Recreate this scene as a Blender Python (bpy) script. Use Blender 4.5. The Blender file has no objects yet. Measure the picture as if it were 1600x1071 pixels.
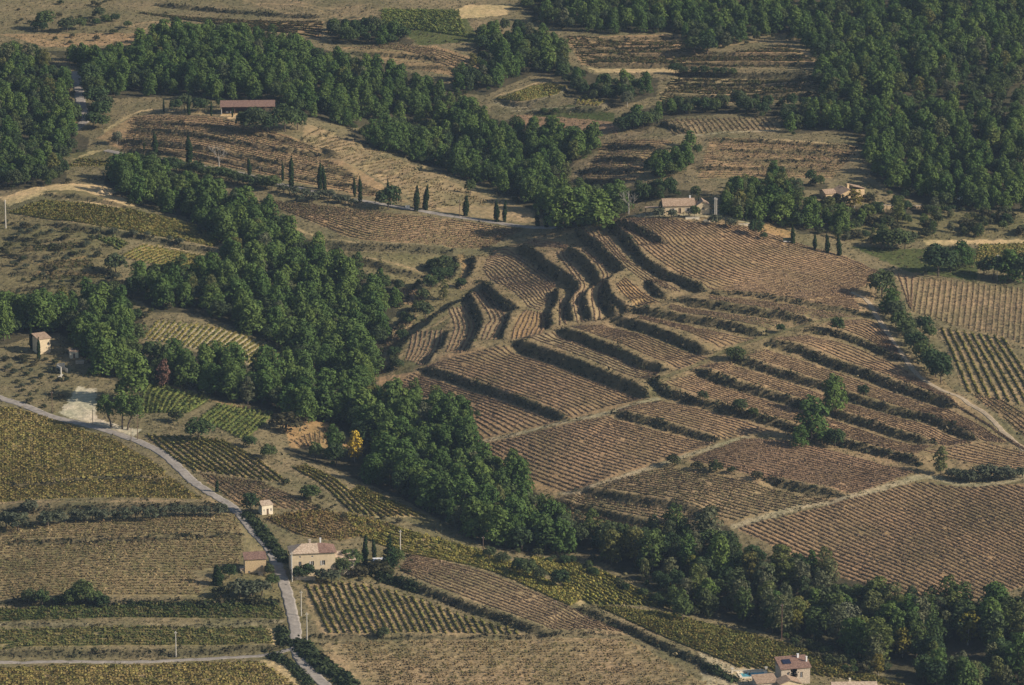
import bpy, math, random
import numpy as np
rng = np.random.default_rng(11)
random.seed(5)
R = math.radians
scn = bpy.context.scene
COL = scn.collection

# ------------------------------------------------------------------ camera, sky, sun, exposure
HC, PITCH, FPX = 482.0, R(14.6), 7000.0
cam_d = bpy.data.cameras.new('camera')
cam_d.sensor_width = 36.0
cam_d.lens = 36.0 * FPX / 1600.0
cam_d.clip_start = 5.0
cam_d.clip_end = 12000.0
cam = bpy.data.objects.new('camera', cam_d)
cam.location = (0, 0, HC)
cam.rotation_euler = (math.pi / 2 - PITCH, 0, 0)
COL.objects.link(cam)
scn.camera = cam

SUN_EL, SUN_TO_CAM = R(29.5), R(16)          # the sun stands to the right, a little on the camera's side
SX, SY = math.cos(SUN_TO_CAM), -math.sin(SUN_TO_CAM)
world = bpy.data.worlds.new('World')
scn.world = world
world.use_nodes = True
wn = world.node_tree.nodes
wl = world.node_tree.links
wn.clear()
sky = wn.new('ShaderNodeTexSky')
sky.sky_type = 'NISHITA'
sky.sun_disc = False
sky.sun_elevation = SUN_EL
sky.sun_rotation = math.atan2(SX, SY)
sky.air_density = 1.0
sky.dust_density = 1.2
bg = wn.new('ShaderNodeBackground')
bg.inputs['Strength'].default_value = 0.06
wo = wn.new('ShaderNodeOutputWorld')
wl.new(sky.outputs[0], bg.inputs[0])
wl.new(bg.outputs[0], wo.inputs[0])
sun_d = bpy.data.lights.new('sun', 'SUN')
sun_d.energy = 4.0
sun_d.angle = R(0.53)
sun_d.color = (1.0, 0.88, 0.75)
sun = bpy.data.objects.new('sun', sun_d)
COL.objects.link(sun)
from mathutils import Vector
sdir = Vector((SX * math.cos(SUN_EL), SY * math.cos(SUN_EL), math.sin(SUN_EL)))
sun.rotation_euler = sdir.to_track_quat('Z', 'Y').to_euler()
scn.view_settings.view_transform = 'Standard'
scn.view_settings.look = 'None'
scn.view_settings.gamma = 1.0
scn.view_settings.use_curve_mapping = False
scn.view_settings.exposure = 0.56
scn.cycles.max_bounces = 6
scn.cycles.diffuse_bounces = 2
scn.cycles.volume_bounces = 0
scn.cycles.use_denoising = True

# ------------------------------------------------------------------ picture point <-> ground
def ray(px, py):
    px = np.asarray(px, float); py = np.asarray(py, float)
    a = (px - 800.0) / FPX; b = (535.5 - py) / FPX
    ca, sa = math.cos(PITCH), math.sin(PITCH)
    dx, dy, dz = a, ca + b * sa, -sa + b * ca
    return dx / dy, dz / dy                   # per metre of y
def proj(x, y, z):
    ca, sa = math.cos(PITCH), math.sin(PITCH)
    dz = z - HC
    d = y * ca - dz * sa
    return 800 + FPX * x / d, 535.5 - FPX * (y * sa + dz * ca) / d
def plane_pt(px, py):
    kx, kz = ray(px, py)
    y = (HC + 0.062 * 1400) / (0.062 - kz)
    return kx * y, y
def seg_dist(X, Y, Q):
    """nearest distance, signed (left of travel is +), and arc position, of points to polyline Q"""
    best = np.full(X.shape, 1e9); sg = np.zeros(X.shape); arc = np.zeros(X.shape); s0 = 0.0
    for i in range(len(Q) - 1):
        ax, ay = Q[i]; bx, by = Q[i + 1]
        ux, uy = bx - ax, by - ay
        L = math.hypot(ux, uy) + 1e-9; ux /= L; uy /= L
        t = np.clip((X - ax) * ux + (Y - ay) * uy, 0, L)
        ex, ey = X - ax - t * ux, Y - ay - t * uy
        d = np.hypot(ex, ey)
        m = d < best
        best = np.where(m, d, best)
        sg = np.where(m, np.sign(ux * (Y - ay) - uy * (X - ax)), sg)
        arc = np.where(m, s0 + t, arc)
        s0 += L
    return best, sg, arc, s0
def smooth01(t):
    t = np.clip(t, 0, 1)
    return t * t * (3 - 2 * t)
GULLY = np.array([plane_pt(*p) for p in [(640, 190), (790, 250), (880, 330), (700, 430), (560, 480), (520, 560), (600, 680), (760, 780), (950, 860), (1250, 950), (1600, 1030), (1900, 1100)]])
GULLY2 = np.array([plane_pt(*p) for p in [(120, 230), (300, 330), (480, 420), (560, 500)]])
def blob(x, y, px, py, amp, sx, sy):
    cx, cy = plane_pt(px, py)
    return amp * np.exp(-((x - cx) / sx) ** 2 - ((y - cy) / sy) ** 2)
_ph = np.random.default_rng(3).uniform(0, 6.28, 40)
def base(x, y):
    x = np.asarray(x, float); y = np.asarray(y, float)
    z = 0.062 * (np.clip(y, 0, 1e9) - 1400)
    d, _, _, _ = seg_dist(x, y, GULLY)
    z = z - 9.0 * np.exp(-(d / 42) ** 2)
    d2, _, _, _ = seg_dist(x, y, GULLY2)
    z = z - 5.0 * np.exp(-(d2 / 32) ** 2)
    z = z + blob(x, y, 1060, 430, 15, 75, 190) + blob(x, y, 420, 210, 9, 70, 120) + blob(x, y, 1500, 200, 12, 90, 160)
    z = z + blob(x, y, 200, 900, 5, 70, 120) + blob(x, y, 100, 360, 6, 50, 100)
    for i, (fx, fy, a) in enumerate([(0.021, 0.009, 0.9), (-0.013, 0.016, 0.9), (0.047, 0.03, 0.35), (-0.05, 0.041, 0.3), (0.09, -0.07, 0.14), (0.12, 0.11, 0.10)]):
        z = z + a * np.sin(fx * x + fy * y + _ph[i])
    return z
def gpt(px, py):
    """ground point under a picture point, on the terrain without its terrace banks"""
    kx, kz = ray(px, py)
    x, y = plane_pt(px, py)
    for _ in range(14):
        z = base(x, y)
        y = 0.4 * y + 0.6 * (z - HC) / kz
        x = kx * y
    return x, y
def gpoly(pts):
    a = np.array(pts, float)
    x, y = gpt(a[:, 0], a[:, 1])
    return np.stack([x, y], 1)
def catmull(P, n=6):
    P = np.asarray(P, float)
    if len(P) < 3:
        t = np.linspace(0, 1, n + 1)[:, None]
        return P[0] * (1 - t) + P[-1] * t
    E = np.vstack([2 * P[0] - P[1], P, 2 * P[-1] - P[-2]])
    out = []
    for i in range(1, len(E) - 2):
        p0, p1, p2, p3 = E[i - 1], E[i], E[i + 1], E[i + 2]
        for t in np.linspace(0, 1, n, endpoint=False):
            out.append(0.5 * ((2 * p1) + (p2 - p0) * t + (2 * p0 - 5 * p1 + 4 * p2 - p3) * t * t + (3 * p1 - p0 - 3 * p2 + p3) * t ** 3))
    out.append(E[-2])
    return np.array(out)
def resample(Q, step=None, n=None):
    d = np.hypot(*np.diff(Q, axis=0).T)
    s = np.concatenate([[0], np.cumsum(d)])
    if n is None: n = max(2, int(round(s[-1] / step)) + 1)
    t = np.linspace(0, s[-1], n)
    return np.stack([np.interp(t, s, Q[:, k]) for k in range(Q.shape[1])], 1)
def inside(X, Y, P):
    c = np.zeros(X.shape, bool)
    n = len(P); j = n - 1
    for i in range(n):
        xi, yi = P[i]; xj, yj = P[j]
        if yi != yj:
            c ^= ((yi > Y) != (yj > Y)) & (X < (xj - xi) * (Y - yi) / (yj - yi) + xi)
        j = i
    return c

# ------------------------------------------------------------------ the drawing of the place (picture coordinates of the photograph)
# banks: points with the uphill side on the left of travel, height, bank width, how overgrown (0..1)
BANKS = [
 ([(655, 428), (648, 448), (632, 468)], 2.6, 3.0, .5), ([(705, 400), (712, 418), (700, 440)], 2.8, 3.0, .5), ([(640, 480), (622, 505), (604, 528)], 2.6, 2.6, .4), ([(700, 470), (672, 490), (640, 512)], 2.2, 2.2, .3),
 # terraced hill, curving upper part
 ([(955, 352), (979, 379), (999, 406), (1019, 423), (1070, 446), (1106, 460)], 3.2, 2.6, .6),
 ([(962, 354), (990, 364), (1016, 374), (1040, 387)], 2.6, 3.0, .4),
 ([(899, 362), (928, 383), (952, 410), (971, 428), (954, 443), (942, 463), (950, 485), (968, 494)], 3.6, 2.6, .5),
 ([(884, 388), (909, 405), (932, 436), (933, 450), (912, 463), (915, 485), (922, 502)], 3.6, 2.4, .3),
 ([(808, 385), (834, 400), (864, 419), (888, 433), (900, 453), (888, 470), (892, 502)], 3.8, 2.6, .3),
 ([(868, 445), (868, 466), (858, 483), (858, 517)], 3.6, 2.4, .3),
 ([(753, 443), (763, 463), (786, 478), (812, 480)], 3.8, 2.8, .6),
 ([(798, 484), (790, 510), (782, 536)], 2.8, 2.2, .3),
 ([(728, 462), (739, 480), (750, 500), (746, 522), (730, 554)], 3.6, 2.6, .4),
 ([(698, 516), (688, 545), (664, 572)], 2.6, 2.2, .3),
 ([(738, 455), (700, 485), (655, 520), (625, 545), (606, 582)], 5.0, 4.0, .5),
 ([(729, 402), (739, 416), (732, 436), (712, 452)], 3.2, 3.2, .5),
 ([(680, 408), (690, 425), (676, 452)], 3.4, 4.0, .8),
 ([(1010, 440), (1022, 455), (1040, 470)], 2.6, 2.6, .6),
 ([(945, 452), (955, 475), (975, 490), (1000, 490)], 2.4, 2.2, .4),
 ([(797, 537), (834, 547), (878, 561), (935, 584), (986, 605), (1019, 618)], 3.8, 3.0, .5),
 ([(867, 518), (918, 534), (969, 554), (1002, 571), (1046, 581)], 3.2, 2.8, .5),
 ([(945, 500), (979, 503), (1030, 520), (1070, 538), (1110, 554)], 3.2, 2.6, .5),
 ([(982, 488), (1040, 495), (1127, 507), (1195, 524)], 2.8, 2.6, .7),
 ([(1055, 474), (1144, 483), (1212, 493), (1269, 503)], 2.8, 2.6, .8),
 ([(1107, 463), (1161, 461), (1229, 471), (1296, 482), (1364, 493)], 1.6, 2.6, .6),
 ([(655, 577), (699, 588), (749, 605), (800, 622), (851, 642), (888, 655)], 2.4, 2.4, .6),
 ([(952, 645), (1002, 655), (1070, 674), (1124, 689)], 2.2, 2.2, .8),
 ([(1013, 595), (1036, 611), (1070, 623), (1127, 638), (1195, 655), (1249, 672), (1296, 687), (1364, 703), (1414, 715), (1440, 728)], 2.4, 2.6, 1.),
 ([(1080, 578), (1127, 595), (1195, 615), (1262, 635), (1316, 649), (1364, 665), (1414, 682), (1458, 692)], 2.6, 2.6, .9),
 ([(1138, 561), (1178, 571), (1229, 588), (1289, 605), (1330, 622), (1381, 638), (1448, 655), (1526, 689)], 2.6, 2.6, .9),
 ([(1192, 537), (1246, 547), (1296, 568), (1347, 584), (1397, 605), (1465, 628), (1495, 640)], 2.8, 2.8, .9),
 ([(1256, 519), (1303, 522), (1347, 537), (1377, 551), (1411, 566)], 1.8, 2.6, .9),
 ([(1192, 748), (1229, 758), (1276, 768), (1327, 775)], 2.6, 2.6, .7),
 ([(898, 768), (952, 777), (1002, 785), (1060, 793), (1104, 805)], 2.4, 2.4, .5),
 ([(861, 782), (935, 799), (1002, 816), (1067, 826)], 2.2, 2.2, .5),
 # foreground
 ([(578, 895), (631, 913), (682, 930), (732, 951), (783, 967), (834, 986), (870, 990)], 2.0, 2.4, .7),
 ([(901, 952), (969, 978), (1002, 994), (1070, 1025), (1094, 1035), (1125, 1058)], 1.8, 2.4, .7),
 ([(0, 760), (84, 755), (182, 747), (255, 750)], 1.4, 2.6, .5),
 ([(0, 850), (84, 846), (202, 844), (385, 836)], 1.3, 2.4, .5),
 ([(0, 800), (100, 796), (220, 794), (350, 790)], 1.6, 3.0, .6),
 ([(0, 943), (120, 942), (202, 944), (320, 944), (440, 941)], 1.6, 2.6, .8),
 ([(0, 1024), (200, 1022), (337, 1018), (445, 1010)], 1.4, 2.6, .5),
 ([(0, 976), (200, 979), (330, 978), (440, 969)], 0.8, 1.6, .3),
 ([(475, 995), (600, 996), (700, 996), (850, 990), (970, 990)], 0.9, 1.8, .4),
 # left middle
 ([(60, 305), (130, 310), (180, 320), (205, 326)], 1.6, 2.4, .2),
 ([(70, 352), (150, 360), (210, 370), (280, 384), (330, 392)], 1.8, 2.6, .5),
 ([(0, 372), (60, 377), (110, 370)], 1.2, 2.0, .5),
 ([(0, 400), (60, 402), (130, 395), (170, 385)], 1.3, 2.2, .5),
 ([(10, 430), (70, 428), (150, 426), (190, 428)], 1.3, 2.0, .4),
 ([(0, 455), (80, 448), (150, 445), (200, 440)], 1.3, 2.2, .6),
 # barn hill
 ([(200, 192), (300, 197), (375, 207), (462, 224)], 1.7, 2.2, .3),
 ([(200, 205), (275, 208), (350, 220), (450, 237), (537, 247)], 1.9, 2.4, .4),
 ([(170, 217), (250, 226), (350, 240), (450, 258), (520, 268), (560, 277)], 1.9, 2.4, .4),
 ([(190, 233), (275, 238), (375, 254), (450, 271), (540, 290), (595, 302)], 1.6, 2.2, .4),
 ([(472, 223), (490, 219), (522, 206)], 1.7, 2.2, .2),
 ([(500, 234), (517, 244), (540, 243), (553, 234), (574, 225)], 1.7, 2.2, .2),
 ([(556, 261), (572, 256), (593, 247), (622, 243)], 1.7, 2.2, .2),
 ([(582, 273), (614, 272), (625, 261), (640, 247)], 1.7, 2.2, .2),
 ([(620, 281), (640, 274), (648, 264), (664, 256)], 1.7, 2.2, .2),
 ([(624, 295), (653, 288), (677, 282), (698, 272)], 1.7, 2.2, .2),
 ([(671, 326), (695, 319), (713, 315), (735, 300)], 1.7, 2.2, .2),
 ([(500, 384), (560, 387), (614, 389), (712, 392)], 2.4, 3.0, .4),
 ([(530, 402), (614, 419), (685, 429)], 2.2, 2.6, .4),
 # upper right terraces
 ([(880, 66), (960, 63), (1060, 60)], 1.6, 2.4, .4),
 ([(890, 78), (980, 77), (1070, 79)], 1.6, 2.4, .4),
 ([(905, 89), (1000, 87), (1090, 86), (1180, 88), (1260, 88)], 2.0, 3.0, .2),
 ([(915, 101), (1000, 102), (1070, 103), (1200, 100), (1275, 103)], 2.2, 3.2, .2),
 ([(1050, 116), (1120, 118), (1270, 116)], 2.4, 3.4, .5),
 ([(1045, 132), (1160, 134), (1275, 133)], 1.8, 2.6, .5),
 ([(1030, 147), (1160, 151), (1280, 148)], 1.6, 2.6, .3),
 ([(942, 230), (1000, 232), (1050, 234)], 2.2, 3.0, .5),
 ([(925, 250), (970, 251), (1010, 253)], 2.4, 3.0, .6),
 ([(902, 266), (950, 268), (1000, 269)], 2.4, 3.0, .6),
 ([(892, 279), (930, 281), (980, 283)], 2.2, 3.0, .6),
 ([(1100, 221), (1200, 223), (1343, 233)], 1.6, 2.6, .4),
 ([(1120, 236), (1185, 237), (1337, 242)], 1.6, 2.6, .4),
 ([(1110, 250), (1200, 251), (1330, 251)], 1.6, 2.6, .4),
 ([(1080, 263), (1154, 263), (1316, 263)], 1.6, 2.6, .4),
 ([(1030, 190), (1050, 200), (1080, 208)], 1.8, 2.6, .3),
 ([(540, 84), (620, 88), (700, 95)], 1.6, 2.6, .3),
 ([(540, 96), (620, 104), (720, 108)], 1.4, 2.6, .3),
 ([(240, 8), (330, 16), (500, 27)], 1.4, 2.6, .7),
 ([(775, 158), (815, 164), (870, 156), (890, 137)], 1.8, 2.4, .1),
 ([(820, 178), (880, 172), (940, 172), (955, 160)], 1.8, 3.0, .3),
]
# vine fields: first row, last row, clip outline or None, vine kind, row spacing in m, soil, phrase naming the field
FIELDS = [
 ([(770, 392), (800, 389), (834, 406), (864, 428), (868, 440)], [(755, 430), (786, 455), (822, 474), (842, 476)], None, 'brown', 1.95, 'tan', 'the five-sided plot at the head of the terraced hill'),
 ([(820, 480), (806, 505), (797, 534)], [(852, 478), (856, 500), (848, 526)], None, 'brown', 1.95, 'orange', 'the orange plot below the five-sided one'),
 ([(736, 463), (763, 497), (756, 515), (749, 539)], [(755, 456), (791, 489), (787, 510), (776, 537)], None, 'brown', 1.95, 'tan', 'the kinked terrace left of the orange plot'),
 ([(699, 491), (708, 511), (695, 554)], [(729, 477), (744, 503), (723, 556)], None, 'brown', 1.95, 'tan', 'the bent terrace above the long rows'),
 ([(641, 529), (633, 566)], [(694, 515), (683, 545), (663, 570)], None, 'brown', 1.95, 'tan', 'the lowest left terrace of the hill'),
 ([(570, 563), (587, 586)], [(603, 548), (603, 583)], None, 'brown', 1.95, 'orange', 'the sandy wedge beside the pine gully'),
 ([(604, 512), (602, 540)], [(655, 485), (631, 517), (618, 533)], None, 'dry', 2.4, 'tan', 'the narrow strip above the sandy wedge'),
 ([(628, 446), (634, 472)], [(642, 446), (672, 472)], None, 'brown', 1.95, 'brown', 'the small plot at the wood edge'),
 ([(867, 395), (894, 433), (905, 450), (893, 470), (900, 506)], [(882, 390), (905, 424), (917, 450), (904, 466), (914, 502)], None, 'brown', 1.95, 'tan', 'the first curved terrace'),
 ([(906, 392), (935, 423), (940, 443), (920, 460), (926, 502)], [(924, 397), (953, 432), (940, 456), (942, 499)], None, 'brown', 1.95, 'tan', 'the second curved terrace'),
 ([(873, 463), (871, 512)], [(884, 468), (883, 490), (888, 509)], None, 'brown', 1.95, 'tan', 'the short terrace at the foot of the curves'),
 ([(905, 365), (935, 385), (958, 412), (976, 428), (1000, 440), (1040, 458)], [(948, 362), (977, 406), (1007, 424), (1066, 458)], None, 'brown', 1.95, 'tan', 'the long curved terrace below the upper field'),
 ([(978, 442), (1006, 458), (1032, 477)], [(962, 458), (982, 480), (998, 486)], None, 'brown', 1.95, 'orange', 'the lens-shaped plot'),
 ([(820, 386), (860, 379), (886, 382)], [(838, 392), (870, 388), (890, 388)], None, 'brown', 2.3, 'brown', 'the patch under the big trees'),
 ([(955, 352), (1000, 395), (1060, 435), (1107, 457), (1180, 462), (1260, 475), (1345, 490)], [(1120, 335), (1180, 352), (1255, 380), (1320, 398), (1390, 428)], [(957, 352), (1010, 347), (1100, 351), (1180, 357), (1255, 383), (1320, 400), (1385, 430), (1330, 458), (1345, 488), (1240, 475), (1107, 457), (1050, 430), (1000, 396)], 'brown', 2.3, 'brown', 'the wide field on the crest of the hill'),
 ([(890, 518), (960, 538), (1010, 560), (1060, 578)], [(945, 508), (1000, 517), (1050, 537), (1108, 560)], None, 'brown', 2.3, 'brown', 'the second strip below the crest'),
 ([(812, 533), (860, 544), (920, 566), (985, 592), (1022, 600)], [(870, 522), (930, 542), (975, 560), (1030, 582)], None, 'brown', 2.3, 'tan', 'the third strip below the crest'),
 ([(660, 577), (720, 588), (790, 615), (850, 635), (890, 652)], [(790, 542), (850, 560), (930, 590), (1008, 618)], [(665, 576), (700, 556), (790, 543), (840, 555), (940, 590), (1012, 619), (950, 643), (888, 653), (800, 619), (720, 590)], 'brown', 2.3, 'brown', 'the broad long-rowed terrace of the hill'),
 ([(590, 615), (660, 630), (740, 690)], [(650, 582), (760, 615), (878, 658)], [(590, 590), (650, 581), (760, 613), (875, 656), (735, 692), (742, 660), (720, 635), (680, 620), (600, 615)], 'brown', 2.3, 'brown', 'the terrace beside the pine gully'),
 ([(735, 702), (800, 738), (890, 775)], [(950, 650), (1030, 670), (1120, 692)], [(735, 701), (850, 672), (950, 650), (1060, 675), (1118, 692), (1060, 717), (960, 748), (890, 770), (830, 765), (780, 722)], 'brown', 2.3, 'brown', 'the square field between two pale tracks'),
 ([(962, 642), (1060, 666), (1130, 686)], [(1030, 624), (1120, 642), (1205, 668)], None, 'brown', 2.3, 'brown', 'the strip above the square field'),
 ([(1040, 603), (1130, 632), (1250, 665), (1360, 697), (1430, 714)], [(1083, 585), (1190, 619), (1300, 652), (1400, 686), (1455, 697)], None, 'brown', 2.3, 'brown', 'the strip left of the lone pines'),
 ([(1090, 573), (1190, 607), (1290, 636), (1400, 673), (1480, 698)], [(1140, 568), (1230, 595), (1320, 626), (1430, 657), (1520, 692)], None, 'brown', 2.3, 'brown', 'the strip behind the lone pines'),
 ([(1165, 562), (1240, 583), (1330, 616), (1440, 651), (1540, 690)], [(1200, 546), (1290, 573), (1390, 610), (1480, 642), (1575, 692)], None, 'brown', 2.3, 'brown', 'the strip under the long hedge bank'),
 ([(1205, 534), (1260, 544), (1350, 580), (1470, 625), (1600, 700)], [(1262, 527), (1335, 540), (1400, 572), (1450, 606), (1600, 704)], None, 'brown', 2.3, 'brown', 'the strip beside the sunken track'),
 ([(1440, 708), (1600, 738)], [(1545, 692), (1600, 708)], None, 'brown', 2.3, 'brown', 'the wedge above the olive hedge'),
 ([(1110, 476), (1200, 488), (1275, 499)], [(1110, 466), (1200, 472), (1345, 494)], None, 'brown', 2.3, 'olive', 'the grassy strip under the crest'),
 ([(1045, 491), (1130, 502), (1200, 516)], [(1050, 480), (1140, 489), (1220, 500)], None, 'brown', 2.3, 'olive', 'the second grassy strip'),
 ([(1000, 502), (1070, 520), (1120, 545)], [(1000, 494), (1080, 508), (1180, 528)], None, 'brown', 2.3, 'brown', 'the strip above the grassy track'),
 ([(1290, 509), (1350, 532), (1400, 560)], [(1330, 500), (1368, 505), (1403, 550)], None, 'brown', 2.3, 'brown', 'the patch left of the sunken track'),
 ([(1078, 720), (1190, 746), (1330, 772)], [(1165, 684), (1270, 693), (1430, 738)], None, 'brown', 2.3, 'red', 'the reddish field in front of the lone pines'),
 ([(925, 766), (1060, 791), (1150, 815)], [(1040, 731), (1180, 755), (1310, 780)], [(930, 766), (1050, 729), (1190, 753), (1315, 779), (1270, 787), (1150, 814), (1060, 790), (1000, 779)], 'dry', 2.3, 'tan', 'the tan field below the pale path'),
 ([(880, 782), (1000, 809), (1070, 821)], [(905, 772), (1000, 787), (1100, 808)], None, 'dry', 2.3, 'tan', 'the narrow gold strip over the wood'),
 ([(875, 795), (960, 820), (1060, 838)], [(888, 786), (1000, 818), (1070, 829)], None, 'dry', 2.3, 'orange', 'the orange strip at the wood edge'),
 ([(1150, 826), (1320, 902), (1490, 978)], [(1500, 716), (1680, 798), (1860, 880)], [(1150, 826), (1260, 797), (1440, 753), (1500, 762), (1560, 759), (1612, 754), (1612, 912), (1540, 938), (1400, 934), (1250, 874)], 'brown', 2.2, 'brown', 'the great brown field at the right edge'),
 ([(1398, 428), (1420, 478)], [(1432, 434), (1424, 484)], None, 'brown', 2.3, 'tan', 'the wedge by the sunken track hedge'),
 ([(1432, 434), (1424, 486)], [(1612, 452), (1606, 538)], None, 'dry', 2.3, 'tan', 'the upright-rowed field on the right'),
 ([(1465, 512), (1507, 614)], [(1572, 530), (1646, 645)], None, 'gold', 3.2, 'tan', 'the wide-rowed green field on the right'),
 ([(1520, 620), (1610, 690)], [(1560, 622), (1612, 652)], None, 'dry', 2.4, 'brown', 'the corner below the wide rows'),
 ([(1525, 412), (1602, 420)], [(1530, 384), (1602, 381)], None, 'gold', 2.6, 'tan', 'the pale-edged field at the far right'),
 ([(900, 100), (1275, 102)], [(882, 58), (1240, 68)], [(885, 60), (1060, 56), (1085, 80), (1130, 88), (1230, 72), (1278, 100), (910, 102)], 'mixed', 5.0, 'brown', 'the highest terraces below the right wood'),
 ([(1030, 158), (1280, 153)], [(1050, 122), (1275, 120)], None, 'mixed', 5.0, 'tan', 'the terraces above the oak band'),
 ([(1035, 190), (1052, 213)], [(1200, 184), (1216, 202)], None, 'dry', 2.6, 'tan', 'the striped plot under the oak band'),
 ([(905, 282), (990, 286)], [(945, 222), (1050, 224)], None, 'dry', 4.2, 'brown', 'the left part of the far stepped slope'),
 ([(1090, 280), (1300, 276)], [(1110, 218), (1340, 230)], None, 'dry', 4.2, 'brown', 'the far stepped slope'),
 ([(775, 156), (815, 162), (870, 151)], [(805, 148), (850, 132), (886, 137)], None, 'gold', 2.3, 'tan', 'the walled gold plot in the far wood'),
 ([(903, 149), (898, 164)], [(948, 159), (936, 168)], None, 'gold', 2.6, 'tan', 'the small plot of eight short rows'),
 ([(560, 78), (640, 84), (720, 118)], [(600, 68), (680, 78), (764, 102)], None, 'dry', 3.0, 'brown', 'the far plot behind the pines'),
 ([(595, 40), (730, 60)], [(600, 16), (715, 18)], None, 'green', 2.4, 'grass', 'the far green plot'),
 ([(330, 36), (500, 62)], [(210, 20), (506, 34)], None, 'mixed', 2.6, 'brown', 'the far reddish field'),
 ([(190, 235), (300, 251), (450, 284), (600, 310)], [(210, 183), (330, 186), (410, 205), (480, 228)], [(150, 216), (215, 180), (330, 184), (400, 204), (470, 220), (540, 252), (640, 318), (560, 303), (450, 279), (300, 247), (195, 232)], 'dry', 3.6, 'brown', 'the hillside under the open barn'),
 ([(503, 200), (482, 210), (464, 224)], [(800, 322), (730, 320), (670, 326)], [(478, 193), (560, 222), (690, 272), (826, 326), (836, 348), (700, 334), (650, 318), (575, 272), (472, 226)], 'drygold', 4.5, 'tan', 'the stepped flank right of the barn'),
 ([(404, 314), (500, 352), (580, 380), (760, 388)], [(470, 320), (600, 333), (720, 345), (820, 358)], None, 'dry', 2.3, 'brown', 'the field below the cypress road'),
 ([(14, 334), (150, 356), (330, 386)], [(70, 313), (200, 328), (305, 354), (342, 380)], None, 'gold', 2.2, 'tan', 'the gold field under the sandy bank'),
 ([(188, 400), (226, 381)], [(290, 428), (350, 408)], None, 'gold', 2.3, 'tan', 'the striped plot by the round tree'),
 ([(221, 529), (243, 503)], [(408, 574), (452, 548)], None, 'gold', 2.3, 'pale', 'the pale striped plot inside the pines'),
 ([(219, 646), (222, 612), (240, 600)], [(294, 646), (331, 624)], None, 'green', 2.3, 'grass', 'the green plot right of the tall pines'),
 ([(310, 655), (340, 633)], [(384, 690), (430, 648)], None, 'green', 2.3, 'grass', 'the green plot above the round bush'),
 ([(225, 680), (262, 712), (300, 735)], [(352, 690), (410, 722), (455, 756)], None, 'gold', 2.6, 'tan', 'the striped field along the road bend'),
 ([(310, 740), (345, 770), (372, 790)], [(400, 752), (470, 780), (520, 802)], None, 'dry', 2.4, 'brown', 'the grey plot behind the white hut'),
 ([(455, 732), (500, 758), (545, 800)], [(480, 728), (530, 752), (590, 808)], None, 'gold', 2.4, 'tan', 'the yellow rows sloping to the pines'),
 ([(545, 772), (592, 808)], [(562, 760), (668, 808)], None, 'gold', 2.3, 'orange', 'the little striped wedge at the pine edge'),
 ([(455, 690), (468, 700)], [(512, 670), (508, 692)], None, 'dry', 3.0, 'orange', 'the orange clearing by the yellow tree'),
 ([(0, 785), (325, 783)], [(0, 634), (300, 634)], [(-4, 632), (60, 648), (180, 688), (235, 722), (300, 772), (318, 783), (-4, 785)], 'golddense', 2.2, 'fade2', 'the gold slope left of the road'),
 ([(0, 938), (390, 938)], [(0, 812), (370, 806)], [(-4, 822), (200, 812), (362, 803), (388, 830), (415, 860), (378, 862), (372, 890), (300, 892), (320, 938), (-4, 938)], 'dryolive', 2.6, 'fade2', 'the wide tan field left of the stone shed'),
 ([(0, 972), (445, 968)], [(0, 951), (435, 946)], None, 'greendense', 2.1, 'olive', 'the dark green strip by the lower road'),
 ([(0, 1016), (425, 1008)], [(0, 984), (420, 980)], None, 'mixedgreen', 2.1, 'fade2', 'the green strip above the lane'),
 ([(0, 1080), (470, 1080)], [(0, 1044), (405, 1031)], None, 'golddense', 2.2, 'tan', 'the gold field under the lane'),
 ([(470, 905), (512, 994)], [(790, 905), (838, 994)], [(478, 914), (570, 911), (640, 930), (720, 958), (830, 991), (502, 992), (482, 960)], 'gold', 2.5, 'tan', 'the striped field in front of the farmhouse'),
 ([(415, 812), (470, 838), (530, 846)], [(480, 800), (560, 806), (625, 826)], None, 'dryleaf', 2.2, 'brown', 'the russet field behind the farmhouse'),
 ([(560, 838), (620, 862), (760, 892), (890, 948)], [(540, 802), (640, 830), (770, 868), (912, 935)], None, 'yellow', 2.2, 'tan', 'the yellow band above the brown rows'),
 ([(625, 895), (700, 928), (860, 986)], [(640, 866), (760, 896), (975, 984)], None, 'brown', 2.3, 'tan', 'the brown rows right of the tall fir'),
 ([(835, 880), (890, 925), (920, 945)], [(830, 872), (910, 882), (980, 912), (1052, 950)], None, 'yellow', 2.3, 'grass', 'the yellow-green slope at the wood foot'),
 ([(930, 950), (1010, 988), (1150, 1045)], [(1050, 962), (1220, 1005), (1420, 1075)], None, 'gold', 2.3, 'tan', 'the gold-green rows above the pool'),
 ([(545, 1076), (1120, 1076)], [(525, 1003), (975, 997)], [(522, 1003), (700, 997), (965, 995), (1000, 1006), (1112, 1075), (592, 1075), (548, 1032)], 'drygold', 2.3, 'tan', 'the pale field at the lower edge'),
 ([(60, 424), (145, 422)], [(72, 411), (142, 407)], None, 'mixed', 2.6, 'olive', 'the middle green strip of the left terraces'),
 ([(30, 397), (110, 395)], [(45, 387), (125, 380)], None, 'mixed', 2.6, 'olive', 'the upper green strip of the left terraces'),
 ([(60, 440), (175, 436)], [(60, 431), (180, 430)], None, 'mixed', 2.6, 'olive', 'the lower green strip of the left terraces'),
 ([(150, 372), (185, 392)], [(182, 371), (200, 380)], None, 'green', 2.2, 'olive', 'the green corner by the shaded bank'),
 ([(105, 262), (160, 258)], [(125, 247), (205, 256)], None, 'gold', 2.2, 'tan', 'the small gold plot below the pale path'),
]
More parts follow.
